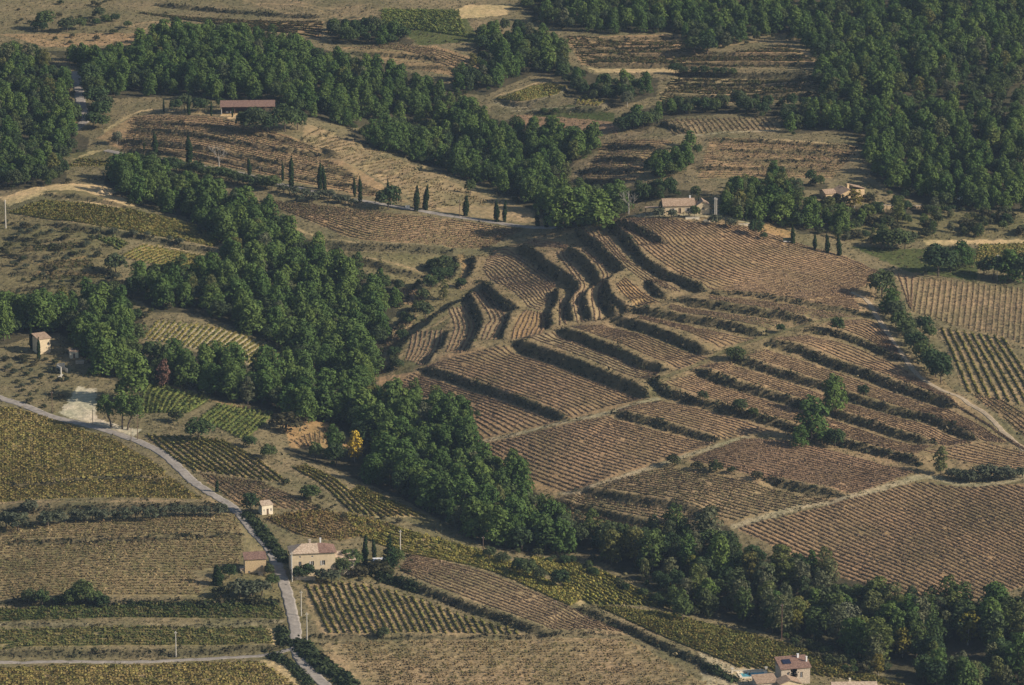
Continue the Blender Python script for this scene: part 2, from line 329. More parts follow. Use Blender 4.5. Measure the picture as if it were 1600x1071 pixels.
SOIL = {'terrace': (.245, .185, .11), 'tan': (.31, .235, .14), 'orange': (.34, .225, .115), 'brown': (.315, .218, .128), 'red': (.28, .185, .12), 'olive': (.165, .145, .078), 'grass': (.10, .105, .045), 'pale': (.37, .315, .215), 'sand': (.46, .35, .20), 'gravel': (.50, .44, .345), 'scrub': (.19, .16, .095), 'litter': (.075, .068, .045), 'green': (.085, .10, .04), 'fade': (.20, .165, .10), 'fade2': (.25, .205, .115)}
# bare or grassy patches of ground
PATCHES = [
 ([(640, 560), (700, 480), (740, 400), (850, 365), (960, 350), (1180, 352), (1385, 430), (1350, 500), (1600, 700), (1600, 745), (1440, 752), (1150, 822), (880, 800), (735, 700), (600, 600)], 'terrace'),
 ([(0, 0), (280, 0), (270, 60), (130, 78), (0, 78)], 'scrub'), ([(0, 54), (212, 52), (210, 70), (70, 74)], 'brown'),
 ([(380, 0), (800, 0), (800, 50), (740, 70), (655, 70), (590, 30), (380, 20)], 'fade'), ([(590, 15), (720, 15), (752, 66), (655, 72)], 'green'),
 ([(700, 20), (730, 8), (800, 8), (790, 24), (720, 30)], 'sand'), ([(530, 74), (680, 72), (766, 100), (720, 122), (620, 100)], 'brown'),
 ([(797, 180), (860, 176), (960, 192), (968, 210), (880, 200), (800, 195)], 'red'), ([(890, 165), (960, 175), (960, 190), (830, 178)], 'green'),
 ([(880, 50), (1290, 50), (1285, 160), (1020, 165), (1040, 118), (920, 112)], 'scrub'), ([(930, 104), (1060, 104), (1050, 113), (930, 112)], 'sand'),
 ([(1055, 120), (1170, 122), (1160, 127), (1055, 126)], 'sand'),
 ([(905, 215), (1220, 205), (1345, 230), (1310, 285), (1090, 300), (890, 290)], 'fade'),
 ([(0, 310), (50, 293), (118, 288), (165, 290), (207, 320), (190, 327), (70, 304), (15, 322)], 'sand'), ([(62, 300), (130, 300), (175, 316), (120, 312)], 'olive'),
 ([(0, 325), (180, 365), (190, 470), (0, 470)], 'olive'), ([(0, 560), (130, 560), (120, 610), (70, 645), (0, 625)], 'scrub'),
 ([(122, 604), (150, 608), (152, 655), (190, 666), (222, 672), (205, 684), (170, 673), (92, 646)], 'gravel'),
 ([(1440, 376), (1600, 374), (1600, 381), (1450, 384)], 'sand'), ([(1330, 385), (1530, 388), (1525, 440), (1420, 425)], 'green'),
 ([(1180, 345), (1230, 352), (1240, 380), (1180, 360)], 'orange'), ([(985, 338), (1200, 338), (1180, 352), (980, 350)], 'pale'),
 ([(1200, 330), (1600, 330), (1600, 372), (1330, 375)], 'olive'),
 ([(500, 1005), (528, 1005), (592, 1075), (540, 1075), (515, 1035)], 'tan'), ([(1090, 1020), (1230, 1030), (1260, 1075), (1100, 1075)], 'pale'),
 ([(405, 1030), (440, 1028), (470, 1075), (450, 1075)], 'sand'), ([(418, 982), (434, 980), (432, 1008), (418, 1008)], 'sand'),
 ([(640, 800), (700, 818), (735, 838), (700, 835), (640, 815)], 'olive'), ([(890, 938), (930, 936), (905, 948)], 'sand'),
 ([(335, 178), (440, 172), (442, 184), (360, 188)], 'sand'), ([(100, 240), (170, 232), (215, 262), (280, 275), (160, 265)], 'olive'),
 ([(140, 236), (165, 232), (110, 250)], 'sand'), ([(430, 1010), (500, 1000), (500, 1075), (470, 1075)], 'olive'),
 ([(340, 865), (445, 865), (445, 945), (320, 945)], 'olive'), ([(450, 865), (640, 862), (600, 905), (465, 912)], 'olive'),
 ([(440, 655), (520, 660), (560, 700), (455, 700)], 'orange'), ([(500, 395), (700, 398), (740, 440), (640, 445)], 'olive'),
 ([(640, 445), (745, 450), (640, 590), (600, 585)], 'olive'),  # olive laid here to darken the ground of the shaded ravine
]
# worn paths and pale terrace edges: points, width m, soil
PATHS = [
 ([(915, 92), (1000, 93), (1080, 97)], 3.5, 'tan'), ([(925, 106), (1000, 108), (1055, 112)], 4.0, 'sand'), ([(1060, 90), (1180, 93), (1270, 96)], 3.0, 'tan'), ([(1070, 107), (1180, 106), (1275, 108)], 3.5, 'tan'), ([(1055, 124), (1110, 124), (1165, 127)], 3.5, 'sand'), ([(1035, 145), (1060, 142), (1100, 146)], 4.0, 'sand'), ([(1090, 150), (1200, 147), (1280, 145)], 3.0, 'tan'), ([(1120, 75), (1190, 66), (1250, 78), (1280, 104)], 3.0, 'tan'), ([(1040, 137), (1160, 138), (1275, 136)], 2.4, 'tan'),
 ([(1050, 236), (1000, 234), (945, 233)], 4.0, 'tan'), ([(1010, 256), (970, 254), (925, 253)], 4.0, 'tan'), ([(1000, 272), (950, 271), (902, 269)], 4.0, 'tan'), ([(1200, 222), (1270, 226), (1345, 236)], 3.0, 'sand'), ([(1150, 254), (1240, 254), (1330, 253)], 2.4, 'tan'), ([(1154, 266), (1240, 267), (1316, 266)], 2.4, 'tan'), ([(1095, 235), (1120, 242), (1140, 252), (1085, 262)], 3.0, 'tan'),
 ([(540, 78), (600, 80), (680, 84)], 2.6, 'tan'), ([(560, 90), (640, 94), (720, 100)], 2.4, 'tan'), ([(200, 42), (235, 34), (280, 40)], 3.0, 'tan'), ([(215, 48), (270, 36), (275, 60)], 2.6, 'sand'), ([(450, 0), (520, 14), (580, 6)], 2.4, 'tan'), ([(380, 6), (470, 10), (540, 30), (580, 26)], 2.0, 'tan'),

 ([(1026, 622), (1025, 600), (1080, 575), (1130, 550), (1180, 530), (1230, 515), (1280, 503), (1340, 492), (1370, 500)], 3.0, 'olive'),
 ([(729, 696), (800, 679), (867, 662), (948, 645), (1026, 620)], 3.0, 'pale'), ([(880, 772), (930, 765), (1000, 738), (1060, 716), (1110, 700), (1165, 683)], 3.2, 'pale'),
 ([(1150, 822), (1200, 806), (1260, 788), (1330, 776), (1400, 756), (1450, 745), (1500, 757), (1560, 755), (1600, 745)], 4.0, 'pale'),
 ([(660, 572), (700, 556), (760, 545), (800, 535), (860, 522), (930, 503), (985, 490), (1040, 470), (1105, 462)], 1.8, 'tan'),
 ([(608, 590), (645, 540), (690, 505), (725, 480)], 2.0, 'tan'), ([(720, 400), (724, 412), (728, 425), (716, 450)], 3.0, 'orange'),
 ([(1050, 212), (1100, 211), (1215, 204)], 2.6, 'pale'), ([(940, 225), (1000, 216), (1050, 212)], 2.0, 'tan'),
 ([(472, 224), (490, 220), (522, 207)], 1.6, 'sand'), ([(517, 245), (540, 244), (553, 235), (574, 226)], 1.6, 'sand'), ([(556, 262), (572, 257), (593, 248), (622, 244)], 1.6, 'sand'),
 ([(582, 274), (614, 273), (625, 262), (640, 248)], 1.6, 'sand'), ([(640, 275), (648, 265), (664, 257)], 1.6, 'sand'), ([(624, 296), (653, 289), (677, 283), (698, 273)], 1.6, 'sand'),
 ([(671, 327), (695, 320), (713, 316)], 1.6, 'sand'), ([(470, 224), (540, 250), (590, 278), (640, 318)], 1.6, 'tan'),
 ([(775, 160), (813, 166), (861, 154), (888, 138)], 1.8, 'pale'), ([(778, 150), (810, 140), (847, 127)], 1.4, 'sand'), ([(800, 172), (880, 170), (936, 172), (950, 162)], 1.6, 'pale'),
 ([(700, 36), (730, 20), (770, 10)], 2.4, 'sand'), ([(680, 78), (730, 98), (760, 115)], 2.0, 'tan'), ([(380, 0), (480, 30), (540, 20)], 2.0, 'tan'),
 ([(0, 309), (40, 306), (80, 296), (160, 296), (206, 322)], 2.4, 'sand'), ([(330, 392), (345, 380), (300, 352)], 2.2, 'sand'), ([(228, 379), (290, 390), (350, 407)], 1.6, 'sand'),
 ([(60, 428), (110, 427), (160, 427)], 1.8, 'orange'), ([(40, 386), (90, 376), (120, 372)], 1.4, 'tan'), ([(60, 414), (110, 405), (135, 398)], 1.4, 'orange'),
 ([(222, 598), (262, 603), (330, 625), (430, 648)], 2.2, 'orange'), ([(0, 975), (200, 979), (330, 978), (440, 970)], 1.6, 'pale'), ([(0, 786), (150, 786), (340, 786)], 1.8, 'tan'),
 ([(0, 748), (84, 753), (150, 746), (250, 748)], 1.4, 'tan'), ([(480, 993), (600, 995), (840, 991), (980, 988)], 1.6, 'tan'), ([(285, 742), (320, 775), (352, 792)], 3.0, 'tan'),
 ([(200, 192), (300, 197), (375, 207), (462, 222)], 1.3, 'tan'), ([(200, 205), (275, 207), (350, 219), (450, 236), (537, 246)], 1.3, 'tan'), ([(170, 216), (250, 225), (350, 239), (450, 257), (560, 276)], 1.3, 'tan'), ([(190, 233), (275, 237), (375, 253), (450, 270), (595, 302)], 1.2, 'tan'),
 ([(335, 182), (250, 172), (215, 176), (165, 205)], 2.6, 'sand'), ([(590, 808), (640, 807), (672, 809)], 1.6, 'sand'), ([(400, 312), (440, 345), (500, 372), (560, 384)], 1.4, 'sand'), ([(500, 396), (560, 402), (614, 412), (690, 425)], 1.6, 'tan'),
 ([(1430, 437), (1600, 457)], 1.6, 'tan'), ([(1420, 486), (1490, 506), (1600, 540)], 2.0, 'tan'), ([(1505, 616), (1560, 622), (1600, 640)], 1.6, 'tan'),
 ([(960, 352), (982, 380), (1002, 405), (1022, 421), (1072, 444)], 1.2, 'tan'),
]
ROADS = [  # name, label-less structure, points, width, material key
 ('road', [(-30, 608), (0, 622), (40, 635), (80, 651), (130, 663), (175, 676), (215, 690), (256, 711), (304, 755), (354, 787), (371, 800), (395, 829), (422, 859), (434, 885), (442, 908), (449, 930), (457, 961), (462, 985), (462, 1008), (472, 1035), (506, 1069), (530, 1090)], 4.2, 'asphalt'),
 ('lane', [(-30, 1035), (0, 1035), (202, 1032), (337, 1026), (422, 1020), (463, 1014)], 2.3, 'asphalt'),
 ('road', [(165, 233), (200, 240), (250, 246), (300, 255), (337, 261), (375, 268), (412, 280), (450, 289), (500, 300), (550, 311), (600, 320), (640, 327), (700, 337), (776, 348), (850, 356), (868, 357)], 3.2, 'asphalt'),
 ('road', [(118, 112), (121, 128), (124, 148), (128, 168), (134, 185), (122, 198), (108, 208)], 5.0, 'asphalt'),
 ('track', [(1330, 458), (1354, 470), (1370, 494), (1384, 517), (1397, 541), (1418, 568), (1436, 590), (1465, 611), (1505, 628), (1539, 648), (1566, 674), (1602, 705)], 2.3, 'dirt'),
]

# ------------------------------------------------------------------ materials
def mat(name):
    m = bpy.data.materials.new(name)
    m.use_nodes = True
    nt = m.node_tree
    nt.nodes.clear()
    return m, nt, nt.nodes, nt.links
def out_surface(nt, sock):
    o = nt.nodes.new('ShaderNodeOutputMaterial')
    nt.links.new(sock, o.inputs['Surface'])
def attr_node(nt, name='Col'):
    a = nt.nodes.new('ShaderNodeAttribute')
    a.attribute_name = name
    return a
def mixmul(nt, a, b, fac=1.0, blend='MULTIPLY'):
    m = nt.nodes.new('ShaderNodeMix')
    m.data_type = 'RGBA'; m.blend_type = blend
    m.inputs[0].default_value = fac
    nt.links.new(a, m.inputs[6])
    if hasattr(b, 'is_linked'): nt.links.new(b, m.inputs[7])
    else: m.inputs[7].default_value = (*b, 1)
    return m.outputs[2]
def noise_ramp(nt, scale, lo, hi, p0=0.3, p1=0.7, detail=3.0, coord='Object', sc=None):
    tc = nt.nodes.new('ShaderNodeTexCoord')
    n = nt.nodes.new('ShaderNodeTexNoise')
    n.inputs['Scale'].default_value = scale
    n.inputs['Detail'].default_value = detail
    src = tc.outputs[coord]
    if sc:
        mp = nt.nodes.new('ShaderNodeMapping'); mp.inputs['Scale'].default_value = sc
        nt.links.new(src, mp.inputs[0]); src = mp.outputs[0]
    nt.links.new(src, n.inputs['Vector'])
    r = nt.nodes.new('ShaderNodeValToRGB')
    r.color_ramp.elements[0].position = p0; r.color_ramp.elements[0].color = (*lo, 1)
    r.color_ramp.elements[1].position = p1; r.color_ramp.elements[1].color = (*hi, 1)
    nt.links.new(n.outputs[0], r.inputs[0])
    return r.outputs[0], n.outputs[0]
def bump(nt, h, strength, dist):
    b = nt.nodes.new('ShaderNodeBump')
    b.inputs['Strength'].default_value = strength
    b.inputs['Distance'].default_value = dist
    nt.links.new(h, b.inputs['Height'])
    return b.outputs[0]
def plain(name, col, rough=0.85, var=0.18, scale=1.5, spec=0.2, metal=0.0, bumpd=0.0):
    m, nt, N, L = mat(name)
    p = N.new('ShaderNodeBsdfPrincipled')
    c, h = noise_ramp(nt, scale, tuple(v * (1 - var) for v in col), tuple(min(1, v * (1 + var)) for v in col))
    L.new(c, p.inputs['Base Color'])
    p.inputs['Roughness'].default_value = rough
    p.inputs['Specular IOR Level'].default_value = spec
    p.inputs['Metallic'].default_value = metal
    if bumpd: L.new(bump(nt, h, 0.6, bumpd), p.inputs['Normal'])
    out_surface(nt, p.outputs[0])
    return m
def ground_material():
    m, nt, N, L = mat('soil_and_dry_grass')
    c = attr_node(nt).outputs['Color']
    r1, _ = noise_ramp(nt, 0.045, (.78, .86, .74), (1.26, 1.18, 1.12), detail=5)
    r2, h2 = noise_ramp(nt, 0.40, (.82, .84, .80), (1.18, 1.16, 1.14), .32, .68, detail=5)
    r3, h3 = noise_ramp(nt, 2.2, (.84, .84, .84), (1.16, 1.16, 1.16), .35, .65, detail=2)
    c = mixmul(nt, mixmul(nt, mixmul(nt, c, r1), r2), r3)
    p = N.new('ShaderNodeBsdfDiffuse')
    L.new(c, p.inputs['Color'])
    L.new(bump(nt, h2, 0.8, 0.8), p.inputs['Normal'])
    out_surface(nt, p.outputs[0])
    return m
def leaf_material(name, ramp, transl=0.22, tint=None):
    """leaf colour: a per-object random pick on the ramp times a per-leaf attribute"""
    m, nt, N, L = mat(name)
    oi = N.new('ShaderNodeObjectInfo')
    r = N.new('ShaderNodeValToRGB')
    el = r.color_ramp.elements
    el[0].position = 0; el[0].color = (*ramp[0], 1)
    el[1].position = 1; el[1].color = (*ramp[-1], 1)
    for i, cc in enumerate(ramp[1:-1]):
        e = el.new((i + 1) / (len(ramp) - 1)); e.color = (*cc, 1)
    L.new(oi.outputs['Random'], r.inputs[0])
    c = mixmul(nt, r.outputs[0], attr_node(nt).outputs['Color'])
    d = N.new('ShaderNodeBsdfDiffuse'); L.new(c, d.inputs['Color'])
    t = N.new('ShaderNodeBsdfTranslucent'); L.new(c, t.inputs['Color'])
    x = N.new('ShaderNodeMixShader'); x.inputs[0].default_value = transl
    L.new(d.outputs[0], x.inputs[1]); L.new(t.outputs[0], x.inputs[2])
    out_surface(nt, x.outputs[0])
    return m
def attr_leaf(name, transl=0.15):
    m, nt, N, L = mat(name)
    c = attr_node(nt).outputs['Color']
    d = N.new('ShaderNodeBsdfDiffuse'); L.new(c, d.inputs['Color'])
    t = N.new('ShaderNodeBsdfTranslucent'); L.new(c, t.inputs['Color'])
    x = N.new('ShaderNodeMixShader'); x.inputs[0].default_value = transl
    L.new(d.outputs[0], x.inputs[1]); L.new(t.outputs[0], x.inputs[2])
    out_surface(nt, x.outputs[0])
    return m
M = {}
M['ground'] = ground_material()
M['asphalt'] = plain('worn_grey_asphalt', (.29, .26, .22), .9, .22, .6)
M['dirt'] = plain('pale_track_dirt', (.36, .29, .195), .95, .22, .8)
M['vine'] = attr_leaf('vine_leaves', .15)
M['scrub'] = attr_leaf('bank_scrub_leaves', .1)
M['grass'] = attr_leaf('dry_grass_blades', .15)
M['pine'] = leaf_material('pine_needles', [(.058, .102, .032), (.094, .148, .044), (.122, .172, .048), (.085, .130, .044), (.070, .120, .036)])
M['oak'] = leaf_material('holm_oak_leaves', [(.040, .064, .031), (.058, .090, .038), (.085, .114, .042), (.076, .094, .048), (.050, .078, .034)])
M['broad'] = leaf_material('broad_leaves', [(.062, .094, .036), (.088, .122, .040), (.122, .140, .046), (.125, .13, .078), (.068, .096, .046), (.16, .15, .05)])
M['yellow'] = leaf_material('autumn_yellow_leaves', [(.20, .165, .03), (.13, .135, .03), (.17, .14, .035)])
M['gold'] = leaf_material('bright_yellow_leaves', [(.42, .30, .045), (.44, .32, .05)])
M['silver'] = leaf_material('silver_willow_leaves', [(.12, .135, .085), (.14, .15, .10)])
M['russet'] = leaf_material('russet_leaves', [(.19, .11, .085), (.20, .12, .09)])
M['cypress'] = leaf_material('cypress_sprays', [(.024, .042, .018), (.034, .052, .022)], .1)
M['olive'] = leaf_material('olive_leaves', [(.075, .088, .055), (.095, .105, .068)], .2)
M['shrub'] = leaf_material('scrub_leaves', [(.045, .058, .026), (.060, .066, .034), (.072, .066, .038), (.05, .06, .03)], .15)
M['bark'] = plain('rough_bark', (.12, .095, .07), .95, .3, 4)
M['palebark'] = plain('pale_bark', (.36, .33, .28), .95, .25, 4)
M['cream'] = plain('cream_render', (.64, .52, .34), .9, .12, .8)
M['palewall'] = plain('pale_render', (.74, .65, .48), .9, .12, .8)
M['stone'] = plain('ochre_rubble_stone', (.56, .42, .24), .95, .3, 3.5, bumpd=.08)
M['greystone'] = plain('grey_stone', (.50, .42, .32), .95, .28, 2.5, bumpd=.08)
def tile_material(name, lo, hi):
    m, nt, N, L = mat(name)
    p = N.new('ShaderNodeBsdfPrincipled')
    c, _ = noise_ramp(nt, 1.6, lo, hi, .35, .65, 4)
    c2, h = noise_ramp(nt, 5.0, (.75, .75, .75), (1.25, 1.2, 1.2), .35, .65, 2)
    L.new(mixmul(nt, c, c2), p.inputs['Base Color'])
    p.inputs['Roughness'].default_value = .9
    p.inputs['Specular IOR Level'].default_value = .15
    L.new(bump(nt, h, .6, .1), p.inputs['Normal'])
    out_surface(nt, p.outputs[0])
    return m
M['tile'] = tile_material('faded_clay_tiles', (.27, .19, .125), (.42, .32, .22))
M['oldtile'] = tile_material('lichened_pale_tiles', (.34, .26, .18), (.56, .46, .34))
M['redtile'] = tile_material('red_brown_tiles', (.16, .10, .078), (.27, .175, .13))
M['dark'] = plain('dark_opening', (.02, .018, .016), .9)
M['glass'] = plain('window_pane', (.03, .035, .04), .15, .1, 1, .5)
M['shutter'] = plain('painted_shutter', (.50, .47, .42), .7)
M['wood'] = plain('weathered_wood', (.16, .11, .075), .9, .25, 3)
M['concrete'] = plain('pale_concrete', (.52, .49, .42), .9, .1, 2)
M['rust'] = plain('rusty_steel', (.15, .09, .065), .8, .25, 3)
M['white'] = plain('white_paint', (.78, .78, .76), .5, .05, 2)
M['panel'] = plain('solar_panel', (.02, .025, .05), .2, .1, 2, .5)
M['water'] = plain('pool_water', (.12, .42, .46), .08, .06, 1, .5)
M['tarp'] = plain('green_tarpaulin', (.06, .085, .055), .7)
M['rubber'] = plain('tyre_rubber', (.02, .02, .02), .8)

# ------------------------------------------------------------------ mesh helpers
def mesh_np(name, V, F, materials, cols=None, smooth=False, midx=None):
    """V (n,3), F (m,k) equal sized faces, cols per vertex (n,3)"""
    me = bpy.data.meshes.new(name)
    V = np.ascontiguousarray(V, np.float32); F = np.ascontiguousarray(F, np.int32)
    m, k = F.shape
    me.vertices.add(len(V)); me.vertices.foreach_set('co', V.ravel())
    me.loops.add(m * k); me.loops.foreach_set('vertex_index', F.ravel())
    me.polygons.add(m); me.polygons.foreach_set('loop_start', np.arange(0, m * k, k, dtype=np.int32))
    if smooth: me.polygons.foreach_set('use_smooth', np.ones(m, bool))
    if midx is not None: me.polygons.foreach_set('material_index', np.asarray(midx, np.int32))
    me.update(calc_edges=True)
    if cols is not None:
        a = me.attributes.new('Col', 'FLOAT_COLOR', 'POINT')
        c = np.ones((len(V), 4), np.float32); c[:, :3] = cols
        a.data.foreach_set('color', c.ravel())
    for mm in (materials if isinstance(materials, (list, tuple)) else [materials]): me.materials.append(mm)
    return me
def link(name, data, parent=None, loc=None):
    o = bpy.data.objects.new(name, data)
    COL.objects.link(o)
    if parent is not None: o.parent = parent
    if loc is not None: o.location = loc
    return o
def tag(o, label=None, cat=None, group=None, kind=None):
    if label: o['label'] = label
    if cat: o['category'] = cat
    if group: o['group'] = group
    if kind: o['kind'] = kind
    return o
def empty(name, loc, rz=0.0, sc=1.0):
    o = bpy.data.objects.new(name, None)
    o.empty_display_size = 0.5
    o.location = loc; o.rotation_euler = (0, 0, rz)
    o.scale = (sc, sc, sc) if not hasattr(sc, '__len__') else sc
    COL.objects.link(o)
    return o
class MB:
    def __init__(s): s.v = []; s.f = []
    def add(s, vs, fs):
        n = len(s.v); s.v += [tuple(v) for v in vs]; s.f += [tuple(i + n for i in f) for f in fs]
    def box(s, x0, x1, y0, y1, z0, z1):
        s.add([(x0, y0, z0), (x1, y0, z0), (x1, y1, z0), (x0, y1, z0), (x0, y0, z1), (x1, y0, z1), (x1, y1, z1), (x0, y1, z1)],
              [(0, 3, 2, 1), (4, 5, 6, 7), (0, 1, 5, 4), (1, 2, 6, 5), (2, 3, 7, 6), (3, 0, 4, 7)])
    def slab(s, pts, t):
        """a roof plane: polygon of top points, thickened downwards"""
        n = len(pts); low = [(p[0], p[1], p[2] - t) for p in pts]
        s.add(list(pts) + low, [tuple(range(n)), tuple(range(2 * n - 1, n - 1, -1))] + [(i, i + n, (i + 1) % n + n, (i + 1) % n) for i in range(n)])
    def tube(s, P, r0, r1, k=6):
        P = [Vector(p) for p in P]; n = len(P); rings = []
        for i, p in enumerate(P):
            d = (P[min(i + 1, n - 1)] - P[max(i - 1, 0)]).normalized()
            a = d.orthogonal().normalized(); b = d.cross(a)
            r = r0 + (r1 - r0) * i / max(1, n - 1)
            rings.append([p + a * (r * math.cos(6.2832 * j / k)) + b * (r * math.sin(6.2832 * j / k)) for j in range(k)])
        vs = [v for q in rings for v in q]
        fs = [(i * k + j, i * k + (j + 1) % k, (i + 1) * k + (j + 1) % k, (i + 1) * k + j) for i in range(n - 1) for j in range(k)]
        fs += [tuple(range(k - 1, -1, -1)), tuple(range((n - 1) * k, n * k))]
        s.add(vs, fs)
    def mesh(s, name, m):
        me = bpy.data.meshes.new(name); me.from_pydata(s.v, [], s.f); me.update(); me.materials.append(m)
        return me
    def build(s, name, m, parent=None, loc=None):
        return link(name, s.mesh(name, m), parent, loc)
def quad_soup(C, Nn, su, sv, r):
    """a loose leaf clump (quad) at each centre with the given normal"""
    n = len(C)
    Nn = Nn / (np.linalg.norm(Nn, axis=1, keepdims=True) + 1e-9)
    t = r.normal(size=(n, 3))
    U = np.cross(Nn, t); U /= (np.linalg.norm(U, axis=1, keepdims=True) + 1e-9)
    W = np.cross(Nn, U)
    su = np.broadcast_to(np.asarray(su), (n,))[:, None]; sv = np.broadcast_to(np.asarray(sv), (n,))[:, None]
    k = r.uniform(.55, 1.0, (n, 4, 1))
    V = np.stack([C + (-U * su - W * sv) * k[:, 0], C + (U * su - W * sv) * k[:, 1], C + (U * su + W * sv) * k[:, 2], C + (-U * su + W * sv) * k[:, 3]], 1)
    return V.reshape(-1, 3), np.arange(n * 4).reshape(n, 4)

# ------------------------------------------------------------------ terrain
def graded(lo, a, b, hi, n, m):
    """fine from a to b (n steps), coarse outside (m steps each way)"""
    g = lambda x0, x1: x0 + (x1 - x0) * np.linspace(0, 1, m + 1)[1:] ** 2.2
    return np.concatenate([g(a, lo)[::-1], np.linspace(a, b, n + 1), g(b, hi)])
GU = graded(-0.9, -0.134, 0.134, 0.9, 660, 14)
GY = np.concatenate([graded(200, 1335, 1336, 1337, 1, 14)[:15], np.arange(1336.2, 2440, 1.2), 2440 + 3600 * np.linspace(0.002, 1, 16) ** 2])
YY, UU = np.meshgrid(GY, GU, indexing='ij')
XX = UU * np.maximum(YY, 900)
ZB = base(XX, YY)
ZZ = ZB.copy()
COLR = np.empty(XX.shape + (3,)); COLR[:] = SOIL['scrub']
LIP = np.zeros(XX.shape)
core = (np.abs(UU) < 0.125) & (YY > 1330) & (YY < 2460)
def window(xmin, xmax, ymin, ymax):
    j0, j1 = np.searchsorted(GY, [ymin, ymax])
    sy = max(ymin, 900); sy2 = max(ymax, 900)
    u0 = min(xmin / sy, xmin / sy2); u1 = max(xmax / sy, xmax / sy2)
    i0, i1 = np.searchsorted(GU, [u0, u1])
    return slice(max(0, j0 - 1), j1 + 1), slice(max(0, i0 - 1), i1 + 1)
wob = lambda x, y, f, a: a * (np.sin(f * x + 1.3 * np.sin(f * 1.7 * y)) + np.sin(f * 1.3 * y + 2.1 * np.sin(f * .8 * x)))
BANKQ = []
for pts, h, w, veg in BANKS:
    h, w = h * 1.2, w * .9
    Q = resample(catmull(gpoly(pts), 6), 3.0)
    BANKQ.append((Q, h, w, veg))
    sl = window(Q[:, 0].min() - 45, Q[:, 0].max() + 45, Q[:, 1].min() - 45, Q[:, 1].max() + 45)
    x, y = XX[sl], YY[sl]
    d, sg, arc, L = seg_dist(x, y, Q)
    ds = d * sg + wob(x, y, .35, .25)
    fade = smooth01(arc / 7) * smooth01((L - arc) / 7)
    dec = np.exp(-np.abs(ds) / 13.0)
    ZZ[sl] += h * (smooth01(ds / w + .5) - .5) * dec * fade
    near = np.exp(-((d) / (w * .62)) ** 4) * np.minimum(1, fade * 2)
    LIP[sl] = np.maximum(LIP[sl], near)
def paint(P, col, feather=0.0):
    sl = window(P[:, 0].min(), P[:, 0].max(), P[:, 1].min(), P[:, 1].max())
    x, y = XX[sl], YY[sl]
    xw = x + wob(x, y, .5, .3); yw = y + wob(y, x, .5, .4)
    m = inside(xw, yw, P)
    c = COLR[sl]; c[m] = col
def stripe(Q, w, col, fac=1.0):
    sl = window(Q[:, 0].min() - 8, Q[:, 0].max() + 8, Q[:, 1].min() - 8, Q[:, 1].max() + 8)
    x, y = XX[sl], YY[sl]
    d, _, _, _ = seg_dist(x, y, Q)
    k = fac * smooth01((w * .5 + .5 + wob(x, y, .6, .2) - d) / .9)[..., None]
    COLR[sl] = COLR[sl] * (1 - k) + np.array(col) * k
